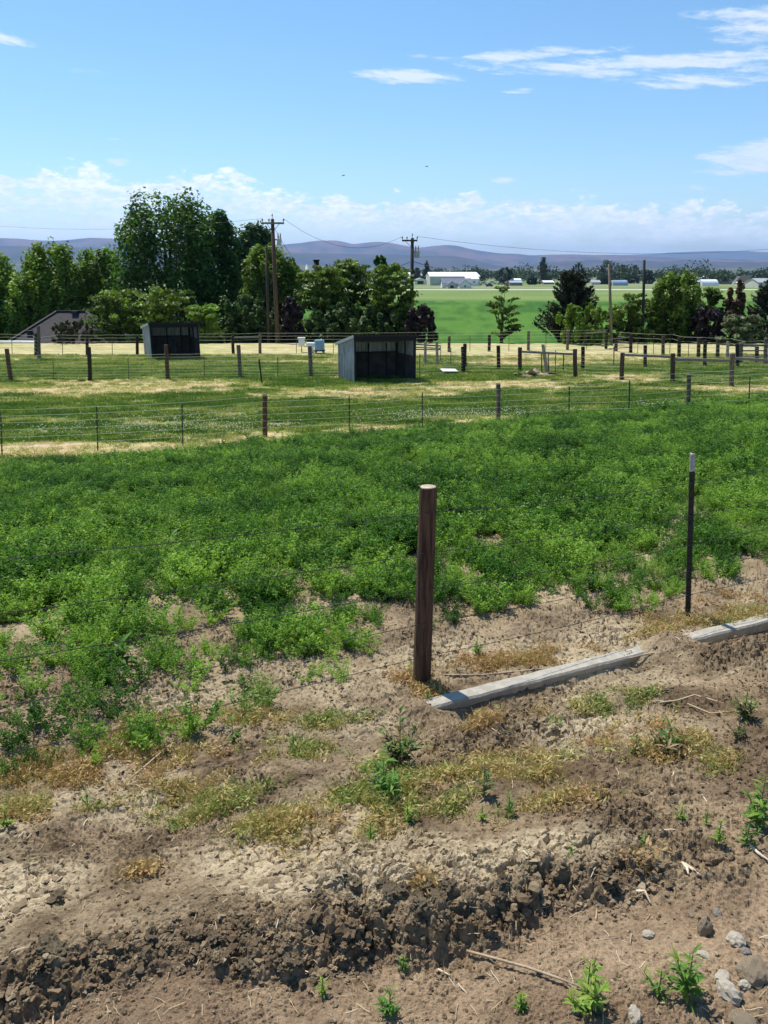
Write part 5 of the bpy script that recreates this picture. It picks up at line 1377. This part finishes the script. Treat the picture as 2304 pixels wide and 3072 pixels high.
# ------------------------------------------------------------------ weeds, stones, stalks, clods
def leaf_piece():
    """one lanceolate leaf, folded along its midrib and arching; length 1 along +X"""
    vs = []; fs = []
    prof = [(0,.02,0),(.2,.10,.05),(.45,.145,.07),(.7,.11,.04),(.88,.05,-.01),(1,0.004,-.06)]
    for x, w, z in prof: vs += [(x, -w, z+w*.35), (x, 0, z), (x, w, z+w*.35)]
    for i in range(len(prof)-1):
        for k in range(2): fs.append((i*3+k, (i+1)*3+k, (i+1)*3+k+1, i*3+k+1))
    return vs, fs
LV, LF = leaf_piece()
LEAFMESH = []
for i, tn in enumerate((0.1, 0.3, 0.5, 0.75, 0.95)):
    me = np_mesh('leaf', LV, LF, L['weed'], True, {'tint': ('FLOAT', np.full(len(LV), tn))}); LEAFMESH.append(me)
L['dead'] = leafmat('withered_leaf', (0.05,0.035,0.02), (0.17,0.11,0.055), (0.40,0.30,0.15), 'GEOMETRY', 0.2)
DEADMESH = [np_mesh('leaf', LV, LF, L['dead'], True, {'tint': ('FLOAT', np.full(len(LV), tn))}) for tn in (0.1, 0.4, 0.7, 0.95)]
def weed(label, bx, by, ty, leaves=26, stems=2, tone=2, spread=1.0, sz=1.0, group='weeds in the bare soil', cap=0.055):
    b = hit(bx, by); b.z = gzd(b.x, b.y)-0.006
    t = at(bx, ty, b.y); h = max(0.03, t.z-b.z)*0.95
    root = empty('weed', b, label, 'weed', group)
    rs = random.Random(bx*7+by)
    sm = MB(); tips = []
    for k in range(stems):
        a = rs.uniform(0, 6.28); ln = 0 if k == 0 else rs.uniform(.25, .6)*spread
        hh = h*(1 if k == 0 else rs.uniform(.45, .85))
        pts = [Vector((0,0,0)), Vector((math.cos(a)*ln*hh*.35, math.sin(a)*ln*hh*.35, hh*.45)), Vector((math.cos(a)*ln*hh, math.sin(a)*ln*hh, hh*.93))]
        sm.tube(pts, [0.0028, 0.0022, 0.0012], 5); tips.append(pts)
    me = sm
    o = MB(); o.v = sm.v; o.f = sm.f; st = o.build('stem', M['weed_stem'], root)
    leaves = int(leaves*1.5)
    for j in range(leaves):
        pts = tips[j % stems]; f = 0.12 + 0.88*((j//stems)+.5)/max(1, leaves//stems); f = min(f, 1.0)
        p = pts[0].lerp(pts[1], f*2) if f < .5 else pts[1].lerp(pts[2], (f-.5)*2)
        ls = h*(0.22+0.15*rs.random())*(1.15-.45*f)*sz; ls = min(max(ls, 0.016), cap)
        c = LEAFMESH[max(0, min(4, tone + rs.choice((-1,-1,0,0,1)) + (1 if f > .8 else 0)))]
        if tone == 0 and rs.random() < 0.55: c = DEADMESH[rs.randrange(4)]
        q = bpy.data.objects.new('leaf', c); COL.objects.link(q); q.parent = root
        q.location = p; q.scale = (ls, ls*rs.uniform(.6, .95), ls)
        q.rotation_euler = (rs.uniform(-.4, .4), -rs.uniform(.0, .6) - .55*max(0, f-.6), j*2.4 + rs.uniform(-.3, .3))
    return root
M['weed_stem'] = mat('weed_stem', (0.13,0.20,0.05), 0.7, (0.20,0.16,0.07), 30)
WD = [
 ('sprawling yellow green weed at the bottom edge right of centre',1756,3036,2868,60,5,3,1.2,0.8),
 ('tall leafy weed at the bottom right beside the white stones',2058,3000,2840,44,3,2,0.7,0.9),
 ('low side weed just left of the tall weed at the bottom right',1975,2990,2900,26,3,2,1.3,1),
 ('bushy little weed on the bottom edge left of the sprawling one',1560,3036,2975,30,3,3,1,1.1),
 ('small blue green weed below the crumbling scarp',1210,2920,2862,24,3,1,1,1.1),
 ('dark green weed at the bottom edge near the centre',1170,3046,2952,28,3,1,.8,1),
 ('compact bright green bush weed in the right part of the soil',2040,2476,2414,34,5,3,1.2,1.1),
 ('upright green weed below the tall weed at the right edge',2152,2540,2452,26,2,3,.6,.9),
 ('thin pale green seedling between the bush weed and the right edge',2117,2476,2432,14,2,3,.8,1),
 ('dark green weed close to the right edge by the broken branch',2237,2545,2450,28,3,1,.8,1),
 ('tallest weed at the right edge, many narrow grey green leaves',2270,2490,2306,56,4,2,.8,.8),
 ('tiny upright green weed left of the bush weed',1932,2552,2494,16,2,2,.6,1.1),
 ('tiny teal weed in the middle of the right soil',1712,2572,2536,12,2,1,1,1.2),
 ('dark green upright weed right of the big withered clump',1526,2450,2374,22,2,1,.5,1),
 ('dark spiky weed below the concrete kerb',1450,2388,2272,26,3,0,.6,.9),
 ('bright leafy weed below the big dark weed clump',1222,2470,2402,32,3,3,1,1),
 ('dark withered weed mass left of the buried kerb end',1200,2300,2130,100,12,0,1.2,1.25),
 ('broad dark leafed weed under the withered mass',1150,2400,2265,90,10,1,1.6,1.2),
 ('pale green weed in the yellow tuft below the spiky weed',1445,2465,2410,24,3,3,1.2,1),
 ('dark weed on the mound at the right edge above the tall weed',2230,2160,2066,50,6,0,1.0,1.2),
 ('withered brown weed bent over the soil right of centre, below the mound',2000,2262,2170,80,12,0,1.8,1.4),
 ('second withered brown weed left of the bent one below the mound',1905,2268,2195,30,6,0,1.4,.9),
 ('rusty withered weed at the right edge above the tall weed',2210,2225,2150,46,8,0,1.3,1),
 ('small withered brown weed on the near end of the kerb',1500,2150,2105,30,6,0,1.6,1),
 ('leafy dark weed among the left withered patch',700,2230,2150,36,5,1,1.3,1),
 ('green weed right of the long pale straw, amid yellow leaves',880,2240,2190,30,5,2,1.5,1),
 ('bright green weed cut by the left edge of the photo',22,2486,2420,34,5,3,1.4,1.1),
 ('small olive weed right of the left edge weed',264,2422,2362,16,2,2,.7,1),
 ('upright green weed above the cracked crust near the centre',1112,2526,2460,20,2,2,.7,1),
 ('lone yellow green sprout in the reddish soil at the bottom',969,2988,2926,16,2,3,.8,1.1),
 ('green weed at the upper end of the long pale straw',572,2212,2118,36,4,3,1.1,.9),
 ('fresh green weed alone on the bare soil right of the wooden post',1430,1964,1900,40,5,3,1.2,.9),
 ('pale green sprout between the wooden post and the kerb',1284,2104,2066,18,3,3,1,1),
 ('small pale weed left of the wooden post',1232,2012,1972,14,2,3,1,1),
 ('green trailing weed along the front of the kerb',1800,2118,2080,44,7,2,2.2,1),
 ('small yellow green weed on the crust right of centre',1580,2625,2598,14,3,3,1.4,1.1),
]
for wd in WD: weed(*wd[:1], *wd[1:4], *wd[4:])
for lb, x, y, ty in (('coarse long leafed weed rosette in the alfalfa at the lower left',361,2000,1915),('coarse dark leafed weed in the alfalfa left of the wooden post, higher up',514,1660,1590),
                     ('long leafed weed in the alfalfa between the wooden post and the steel post',1770,1625,1570),('broad leafed weed in the alfalfa just right of the wooden post',1545,1640,1590)):
    weed(lb, x, y, ty, 16, 4, 1, 0.8, 2.4, 'broad leafed weeds in the alfalfa', 0.16)

def stone(label, px, py, w, h, m, seed, flat=None):
    b = hit(px, py); b.z = gzd(b.x, b.y); d = math.hypot(b.y, CAMZ-b.z)
    sx = w/3*d/F/2*0.85; sz = h/3*d/F/2*0.85
    o = link('stone', clod_mesh(seed, M[m], 3, 0.25, 1.0), None, b + Vector((0, 0, sz*0.30)))
    o.scale = (sx*1.1, sx*0.9, sz*0.95); o.rotation_euler = (0, 0, seed*1.3); tag(o, label, 'stone', 'stones in the bare soil')
for a in [('tan wedge shaped stone standing upright at the lower right',2114,2795,46,66,'stone_tan',201),('pale rounded stone right of the upright tan stone',2207,2830,54,36,'stone_pale',202),
          ('small white flat stone left of the upright tan stone',1944,2812,36,22,'stone_pale',203),('small dark stone behind the upright tan stone',2150,2748,34,24,'stone_grey',204),
          ('small cream stone below the upright tan stone',2112,2868,38,18,'stone_pale',205),('white stone above the brightest one near the bottom right corner',2166,2950,56,40,'stone_pale',206),
          ('largest white stone near the bottom right corner',2182,2990,72,54,'stone_pale',207),('white oval stone nearest the right edge of the white group',2234,2962,40,30,'stone_pale',208),
          ('white stone half cut by the bottom edge right of centre',1902,3060,50,40,'stone_pale',209),('tan stone on the bottom edge at the right corner',2226,3074,70,30,'stone_tan',210),
          ('long tan clod like rock at the right edge above the white stones',2258,2925,96,60,'stone_tan',211),('grey blue pebble among the withered weeds at the left',478,2194,26,18,'stone_grey',212),
          ('dark grey pebble right of the cream stone',2236,2866,30,22,'stone_grey',213),('pale pebble at the left of the rounded pale stone',2075,2756,30,20,'stone_tan',214)]:
    stone(*a)
# biggest clods of the scarp and the mounds
rs = random.Random(9)
CL = []
for (px, py, n, sx, sy, w0, w1, lab) in ((1260,2715,12,110,45,34,62,'dark crumbling clod fallen from the broken crust edge below the centre'),(1050,2690,10,120,35,26,50,'dark clod in the broken crust edge left of the biggest hollow'),
        (830,2930,9,110,30,26,52,'brown clod in the low heap at the bottom centre left'),(250,2880,14,200,60,24,46,'dark clod of the crumbled bank at the lower left'),(150,2840,4,60,40,40,66,'big dark clod at the lower left corner of the bank'),
        (1500,2700,8,110,30,24,44,'small clod at the right end of the broken crust edge'),(1560,2190,12,160,30,24,42,'rounded pale clod on the mound below the kerb'),(540,2850,7,110,40,26,46,'clod below the trodden crust left of centre'),
        (170,2715,3,60,30,44,66,'large clod standing on the crust at the left'),(140,2850,1,5,5,60,64,'knobbly clod standing alone at the lower left'),(1980,2400,4,60,20,30,44,'black brown clod in the loose soil left of the bush weed')):
    for k in range(n):
        x = px + rs.uniform(-1, 1)*sx; y = py + rs.uniform(-1, 1)*sy; w = rs.uniform(w0, w1)
        CL.append((x, y, w*0.68, lab, n))
CLM = [clod_mesh(260+i, M['clod'], 3, 0.75, 0.8) for i in range(8)]
for i, (x, y, w, lab, n) in enumerate(CL):
    b = hit(x, y); b.z = gzd(b.x, b.y); d = math.hypot(b.y, CAMZ-b.z); s_ = w/3*d/F/2
    o = link('soil_clod', CLM[i % 8], None, b + Vector((0, 0, s_*0.25))); o.scale = (s_*1.15, s_, s_*0.85)
    o.rotation_euler = (rs.uniform(-.4, .4), rs.uniform(-.4, .4), rs.uniform(0, 6.28)); tag(o, lab, 'clod', lab.replace('clod', 'clods', 1) if n > 1 else 'clods on the soil')

def stalk(label, pts, r, m, name='dry_stalk', cat='stalk', lift=0.01, arch=0.0):
    P = []
    for k, (x, y) in enumerate(pts):
        b = hit(x, y); f = k/(len(pts)-1); P.append(b + Vector((0, 0, max(0, gzd(b.x, b.y)-b.z) + lift + arch*4*f*(1-f))))
    o = MB(P[0]).tube(P, [r]*(len(P)-1)+[r*.5], 6).build(name, M[m], None, True, loc=P[0]); tag(o, label, cat, 'dry stalks on the soil'); return o
stalk('long pale straw lying across the withered weeds at the left', [(376,2360),(430,2320),(500,2262),(566,2208)], 0.0042, 'straw', arch=0.02)
stalk('thin forked twig beside the lower end of the long pale straw', [(405,2362),(432,2372),(462,2386)], 0.003, 'twig')
stalk('short white stalk, left one of the pair right of centre', [(2046,2604),(2058,2628),(2062,2648)], 0.0055, 'straw_white')
stalk('short white stalk, right one of the pair right of centre', [(2052,2602),(2076,2622),(2098,2646)], 0.0055, 'straw_white')
stalk('bent white stalk lying below the pair of white stalks', [(1907,2690),(1932,2690),(1950,2722)], 0.005, 'straw_white')
stalk('long thin brown twig curving near the bottom of the photo', [(1400,2870),(1485,2898),(1580,2926),(1660,2952),(1742,2978)], 0.004, 'twig', 'dry_twig', 'twig', arch=0.012)
stalk('pale dead branch at the right edge below the tallest weed', [(2240,2542),(2272,2572),(2320,2604)], 0.005, 'straw_white', 'dry_twig', 'twig')
stalk('long dead vine running along the kerb from the wooden post', [(1330,2030),(1450,2032),(1600,2018),(1740,2002),(1860,1988),(1945,1968),(2020,1955)], 0.005, 'twig', 'dead_vine', 'vine')
stalk('pale forked stem on the mound at the right, upper one', [(1978,2122),(2030,2112),(2082,2093),(2130,2105),(2170,2124)], 0.004, 'straw', 'dry_twig', 'twig')
stalk('second thin pale stem on the mound at the right', [(2060,2130),(2130,2150),(2240,2140)], 0.003, 'straw', 'dry_twig', 'twig')
stalk('upright pale stake chip standing by the kerb', [(1436,2106),(1436,2098)], 0.006, 'straw_white', lift=0.02)
stalk('short white straw on the loose soil at the centre', [(1570,2568),(1582,2590)], 0.004, 'straw_white')
stalk('thin pale straw at the bottom left', [(1315,2920),(1350,2945)], 0.004, 'straw_white')

# ------------------------------------------------------------------ farms on the plain
def gable(label, px0, px1, pyr, pye, pyb, wall, roof, name='barn', cat='barn', depth=12, side=False, doors=(), windows=0, group='farm buildings on the plain', axis='x', over=0.4):
    """axis x: the ridge runs across the view; y: the gable end faces the camera"""
    b = hit((px0+px1)/2, pyb); d = b.y; k = 1/3*math.hypot(d, 0)/F
    w = (px1-px0)*k; he = (pyb-pye)*k; hr = (pyb-pyr)*k
    c = at((px0+px1)/2, pyb, d); O = Vector((c.x, d, b.z)); root = empty(name, O, label, cat, group)
    hw, dp = w/2, depth
    mb = MB(); 
    if axis == 'x':
        vs = [(-hw,0,0),(hw,0,0),(hw,dp,0),(-hw,dp,0),(-hw,0,he),(hw,0,he),(hw,dp,he),(-hw,dp,he),(-hw,dp/2,hr),(hw,dp/2,hr)]
        fs = [(0,1,5,4),(1,2,6,9,5),(2,3,7,6),(3,0,4,8,7)]
        rf = [[(-hw-over,-over,he-.1),(hw+over,-over,he-.1),(hw+over,dp/2,hr+.15),(-hw-over,dp/2,hr+.15)],[(hw+over,dp+over,he-.1),(-hw-over,dp+over,he-.1),(-hw-over,dp/2,hr+.15),(hw+over,dp/2,hr+.15)]]
    else:
        vs = [(-hw,0,0),(hw,0,0),(hw,dp,0),(-hw,dp,0),(-hw,0,he),(hw,0,he),(hw,dp,he),(-hw,dp,he),(0,0,hr),(0,dp,hr)]
        fs = [(0,1,5,8,4),(1,2,6,5),(2,3,7,9,6),(3,0,4,7)]
        rf = [[(-hw-over,-over,he-.1),(0,-over,hr+.15),(0,dp+over,hr+.15),(-hw-over,dp+over,he-.1)],[(0,-over,hr+.15),(hw+over,-over,he-.1),(hw+over,dp+over,he-.1),(0,dp+over,hr+.15)]]
    mb.add(vs, fs).build('wall', M[wall], root)
    for q in rf:
        r_ = MB(); v = [Vector(p) for p in q]; n = (v[1]-v[0]).cross(v[2]-v[0]).normalized()*.2
        if n.z < 0: n = -n
        r_.add(v + [p-n for p in v], [(0,1,2,3),(7,6,5,4)] + [(i, i+4, (i+1) % 4+4, (i+1) % 4) for i in range(4)]).build('roof', M[roof], root)
    for (f0, f1, fh) in doors:
        dw = (f1-f0)*w; MB().box((-hw+(f0+f1)/2*w, -0.08, fh*he/2), (dw, .12, fh*he)).build('door', M['door_dark'], root)
    for i in range(windows):
        x = -hw + w*(i+1)/(windows+1); wn = MB().box((x, -.07, he*.55), (1.3, .1, 1.2)).build('window', M['white_paint'], root)
        MB().box((x, -.14, he*.55), (1.0, .04, .95)).build('pane', M['glass_dark'], wn)
    return root
gable('big white roofed barn, the largest building on the plain', 1293, 1436, 820, 831, 856, 'cream_wall', 'white_tin', depth=60, doors=((.35,.42,.7),(.8,.86,.7)), windows=3)
gable('white annex with a lower roof at the right side of the big barn', 1398, 1434, 832, 838, 858, 'white_tin', 'white_tin', depth=12, windows=2)
h0 = gable('slate roofed white farmhouse in front of the big barn', 1328, 1412, 838, 851, 864, 'white_paint', 'slate_roof', 'farmhouse', 'house', 14, windows=5)
gable('white front gable wing at the right of the slate roofed farmhouse', 1379, 1411, 842, 854, 865, 'white_paint', 'slate_roof', 'farmhouse_wing', 'house', 9, axis='y', windows=1)
gable('small entrance gable at the left of the slate roofed farmhouse', 1343, 1368, 846, 855, 865, 'cream_wall', 'slate_roof', 'farmhouse_porch', 'house', 8, axis='y', doors=((.3,.7,.8),))
gable('white garage with a dark door between the power pole and the big barn', 1244, 1279, 836, 841, 853, 'white_paint', 'white_tin', 'garage', 'garage', 14, axis='y', doors=((.25,.75,.8),))
gable('white roofed shed just behind the right power pole', 1172, 1236, 820, 834, 851, 'cream_wall', 'white_tin', depth=24, windows=2)
gable('white roof showing between the garage and the conifer', 1255, 1278, 820, 834, 846, 'white_paint', 'white_tin', depth=14)
gable('white roofed building half hidden left of the locust clump', 918, 962, 819, 826, 846, 'cream_wall', 'white_tin', depth=24)
gable('far white building high on the plain above the big barn', 1363, 1400, 803, 808, 818, 'white_paint', 'white_tin', depth=60)
gable('long pale greenhouse roof at the right of the plain', 2040, 2122, 830, 836, 846, 'cream_wall', 'white_tin', depth=30, windows=4)
gable('black barn with a steep peaked roof near the right edge', 2238, 2272, 829, 848, 856, 'chimney_dark', 'chimney_dark', depth=20, axis='y')
gable('grey roofed building left of the black peaked barn', 2222, 2250, 832, 846, 855, 'cream_wall', 'slate_roof', depth=16, windows=1)
gable('cream barn cut by the right edge of the photo', 2276, 2350, 838, 848, 864, 'cream_wall', 'transformer', depth=20, windows=2)
gable('low white shed in front of the black peaked barn', 2214, 2240, 847, 850, 856, 'cream_wall', 'white_tin', depth=8)
gable('low white roof right of the tall conifer', 1632, 1661, 843, 847, 853, 'brick_far', 'white_tin', depth=14)
gable('white roofed house behind the top of the dark pine', 1734, 1754, 834, 840, 852, 'cream_wall', 'white_tin', depth=14, windows=1)
gable('small white roofed shed left of the dark pine top', 1681, 1706, 836, 841, 852, 'cream_wall', 'white_tin', depth=10)
gable('low tan shed in the yard right of the vehicle row', 1531, 1566, 844, 848, 857, 'brick_far', 'blue_roof', depth=12)
gable('small white roofed cottage right of the broad dark tree', 1544, 1562, 837, 841, 852, 'cream_wall', 'white_tin', depth=10, windows=1)
gable('long low dark roofed shed behind the white arched barn', 2080, 2110, 845, 848, 854, 'brick_far', 'slate_roof', depth=10)
gable('low brown stable right of the white arched barn', 2160, 2200, 843, 847, 853, 'brick_far', 'shingle', depth=12)
gable('pale sheds left of the blue roofed arched barn', 1775, 1800, 842, 847, 854, 'cream_wall', 'transformer', depth=8)
def arch_barn(label, px0, px1, pyt, pyb, m, end):
    b = hit((px0+px1)/2, pyb); d = b.y; k = d/F/3; w = (px1-px0)*k; h = (pyb-pyt)*k
    O = Vector((at((px0+px1)/2, pyb, d).x, d, b.z)); root = empty('arched_barn', O, label, 'barn', 'farm buildings on the plain', rz=0.25)
    n = 14; vs = []; dp = h*2.0; L_ = w*0.92
    for x in (-L_/2, L_/2):
        for i in range(n+1):
            a = math.pi*i/n; vs.append((x, dp/2-math.cos(a)*dp/2, math.sin(a)*h))
    fs = [(i, i+1, n+1+i+1, n+1+i) for i in range(n)]
    MB().add(vs, fs).build('roof', M[m], root, True)
    MB().add([(v[0]+.1,v[1],v[2]*.98) for v in vs[:n+1]], [tuple(range(n+1))]).build('end_wall', M[end], root)
    MB().add([(v[0]-.1,v[1],v[2]*.98) for v in vs[n+1:]], [tuple(range(n+1))[::-1]]).build('end_wall', M[end], root)
    MB().box((-L_/2-.05, dp/2, h*.3), (.15, dp*.35, h*.6)).build('door', M['door_dark'], root)
arch_barn('blue roofed arched barn between the two bare poles', 1836, 1888, 842, 857, 'blue_roof', 'cream_wall')
arch_barn('white arched tunnel barn right of the round tree', 2102, 2161, 840, 858, 'white_tin', 'white_paint')
def silo():
    b = hit(922, 846); d = b.y; top = at(922, 794, d).z; r = 1.5
    root = empty('silo', b, 'tall narrow white silo above the trees left of the black chimney', 'silo', 'farm buildings on the plain')
    MB().tube([(0,0,0),(0,0,top-b.z-2)], r, 14).build('shell', M['white_tin'], root, True)
    MB().tube([(0,0,top-b.z-2),(0,0,top-b.z-.6),(0,0,top-b.z)], [r*1.02, r*.6, .1], 14).build('cap', M['white_tin'], root)
    d = 75; t = at(949, 783, d); zg = float(zmacro(np.array([t.x]), np.array([d]))[0]); b = Vector((t.x, d, zg))
    root = empty('chimney', b, 'black chimney pipe rising from the trees right of the left power pole', 'chimney')
    MB().tube([(0,0,-.2),(0,0,t.z-zg)], .25, 14).build('flue', M['chimney_dark'], root, True)
    MB().tube([(0,0,t.z-zg),(0,0,t.z-zg+.12)], .31, 14).build('collar', M['chimney_dark'], root, True)
silo()
# parked vehicles and machines in the farm yard, a few pixels each
def vehicle(label, px, py, w, m, seed):
    b = hit(px, py); b = Vector((at(px, py, b.y).x, b.y, b.z)); k = b.y/F/3; Ln = w*k; Ln = min(Ln, 9)
    root = empty('parked_vehicle', b, label, 'vehicle', 'vehicles in the farm yard', rz=0.1*seed)
    MB().box((0,0,.95), (Ln, 1.9, 1.0)).build('body', M[m], root)
    MB().add([(-Ln*.3,-.85,1.46),(Ln*.25,-.85,1.46),(Ln*.25,.85,1.46),(-Ln*.3,.85,1.46),(-Ln*.22,-.75,2.2),(Ln*.15,-.75,2.2),(Ln*.15,.75,2.2),(-Ln*.22,.75,2.2)],
             [(0,1,5,4),(1,2,6,5),(2,3,7,6),(3,0,4,7),(4,5,6,7)]).build('cabin', M['glass_dark'], root)
    MB().box((-Ln*.035,0,2.23), (Ln*.38, 1.5, .06)).build('cabin_roof', M[m], root)
    for sx in (-.32, .32):
        for sy in (-.9, .9):
            c = Vector((Ln*sx, sy, .42)); MB().tube([c-Vector((0,.12,0)), c+Vector((0,.12,0))], .42, 12).build('wheel', M['chimney_dark'], root)
for a in [('white parked van at the left of the yard beside the big barn',1450,855,22,'white_paint',1),('white truck in the middle of the yard beside the big barn',1476,852,26,'white_paint',2),('pale pickup right of the middle truck in the yard',1500,854,16,'transformer',3),
          ('dark vehicle below the white truck in the yard',1468,860,20,'door_dark',4),('tan machine at the right end of the yard',1520,858,14,'brick_far',5)]: vehicle(*a)

# light farm track along the far side of the field
def track():
    y0 = hit(1500, 871).y; y1 = hit(1500, 868.5).y
    n = 60; vs = []; fs = []
    for i in range(n+1):
        x = -700 + 1400*i/n; wv = 4*math.sin(x*.01)
        for y in (y0+wv, max(y1, y0+5)+wv): vs.append((x, y, -7.2-0.12+0.09+0.0))
    fs = [(2*i, 2*i+2, 2*i+3, 2*i+1) for i in range(n)]
    z = gz(0, y0); vs = [(a, b, z+0.06) for a, b, c in vs]
    o = MB().add(vs, fs).build('farm_track', mat('pale_gravel', (0.55,0.54,0.47), 0.95, (0.45,0.44,0.36), 0.2), None); tag(o, 'pale gravel track along the far side of the green field', kind='structure')
track()

# birds
def bird(label, px, py, d):
    c = at(px, py, d); root = empty('bird', c, label, 'bird', 'birds in the sky', rz=0.6)
    MB().tube([(-.16,0,0),(-.08,0,.01),(0.02,0,.02),(.10,0,.01),(.14,0,.02),(.18,0,.01)], [.012,.03,.04,.03,.025,.006], 8).build('body', M['frame_dark'], root, True)
    for s_ in (-1, 1):
        MB().add([(.07,0,.02),(.10,s_*.16,.08),(.0,s_*.36,.05),(-.05,s_*.18,.06),(-.06,0,.02),(.07,0,.005),(.10,s_*.16,.068),(.0,s_*.36,.045),(-.05,s_*.18,.05),(-.06,0,.005)],
                 [(0,1,2,3,4),(9,8,7,6,5),(0,5,6,1),(1,6,7,2),(2,7,8,3),(3,8,9,4)]).build('wing', M['frame_dark'], root)
bird('tiny dark bird in the sky left of centre above the cloud bank', 1030, 527, 90)
bird('tiny dark bird in the sky right of centre, the higher of the two', 1280, 500, 95)

# ------------------------------------------------------------------ haze: one closed box of thin pale air
def haze():
    me = bpy.data.meshes.new('haze')
    x, y0, y1, z0, z1 = 26500, -26500, 26500, -12.0, 780.0
    vs = [(a, b, c) for c in (z0, z1) for b in (y0, y1) for a in (-x, x)]
    me.from_pydata(vs, [], [(0,2,3,1),(4,5,7,6),(0,1,5,4),(2,6,7,3),(0,4,6,2),(1,3,7,5)])
    m = bpy.data.materials.new('haze'); m.use_nodes = True
    t = NT(m.node_tree); t.n.clear(); v = t.add('ShaderNodeVolumePrincipled'); o = t.add('ShaderNodeOutputMaterial')
    v.inputs['Color'].default_value = (0.36, 0.58, 1.0, 1); v.inputs['Density'].default_value = HAZE; v.inputs['Anisotropy'].default_value = 0.35
    t.l.new(v.outputs[0], o.inputs['Volume']); me.materials.append(m)
    tag(link('haze', me), 'thin pale air over the whole valley', None, None, 'stuff')
HAZE = 5.6e-5
haze()
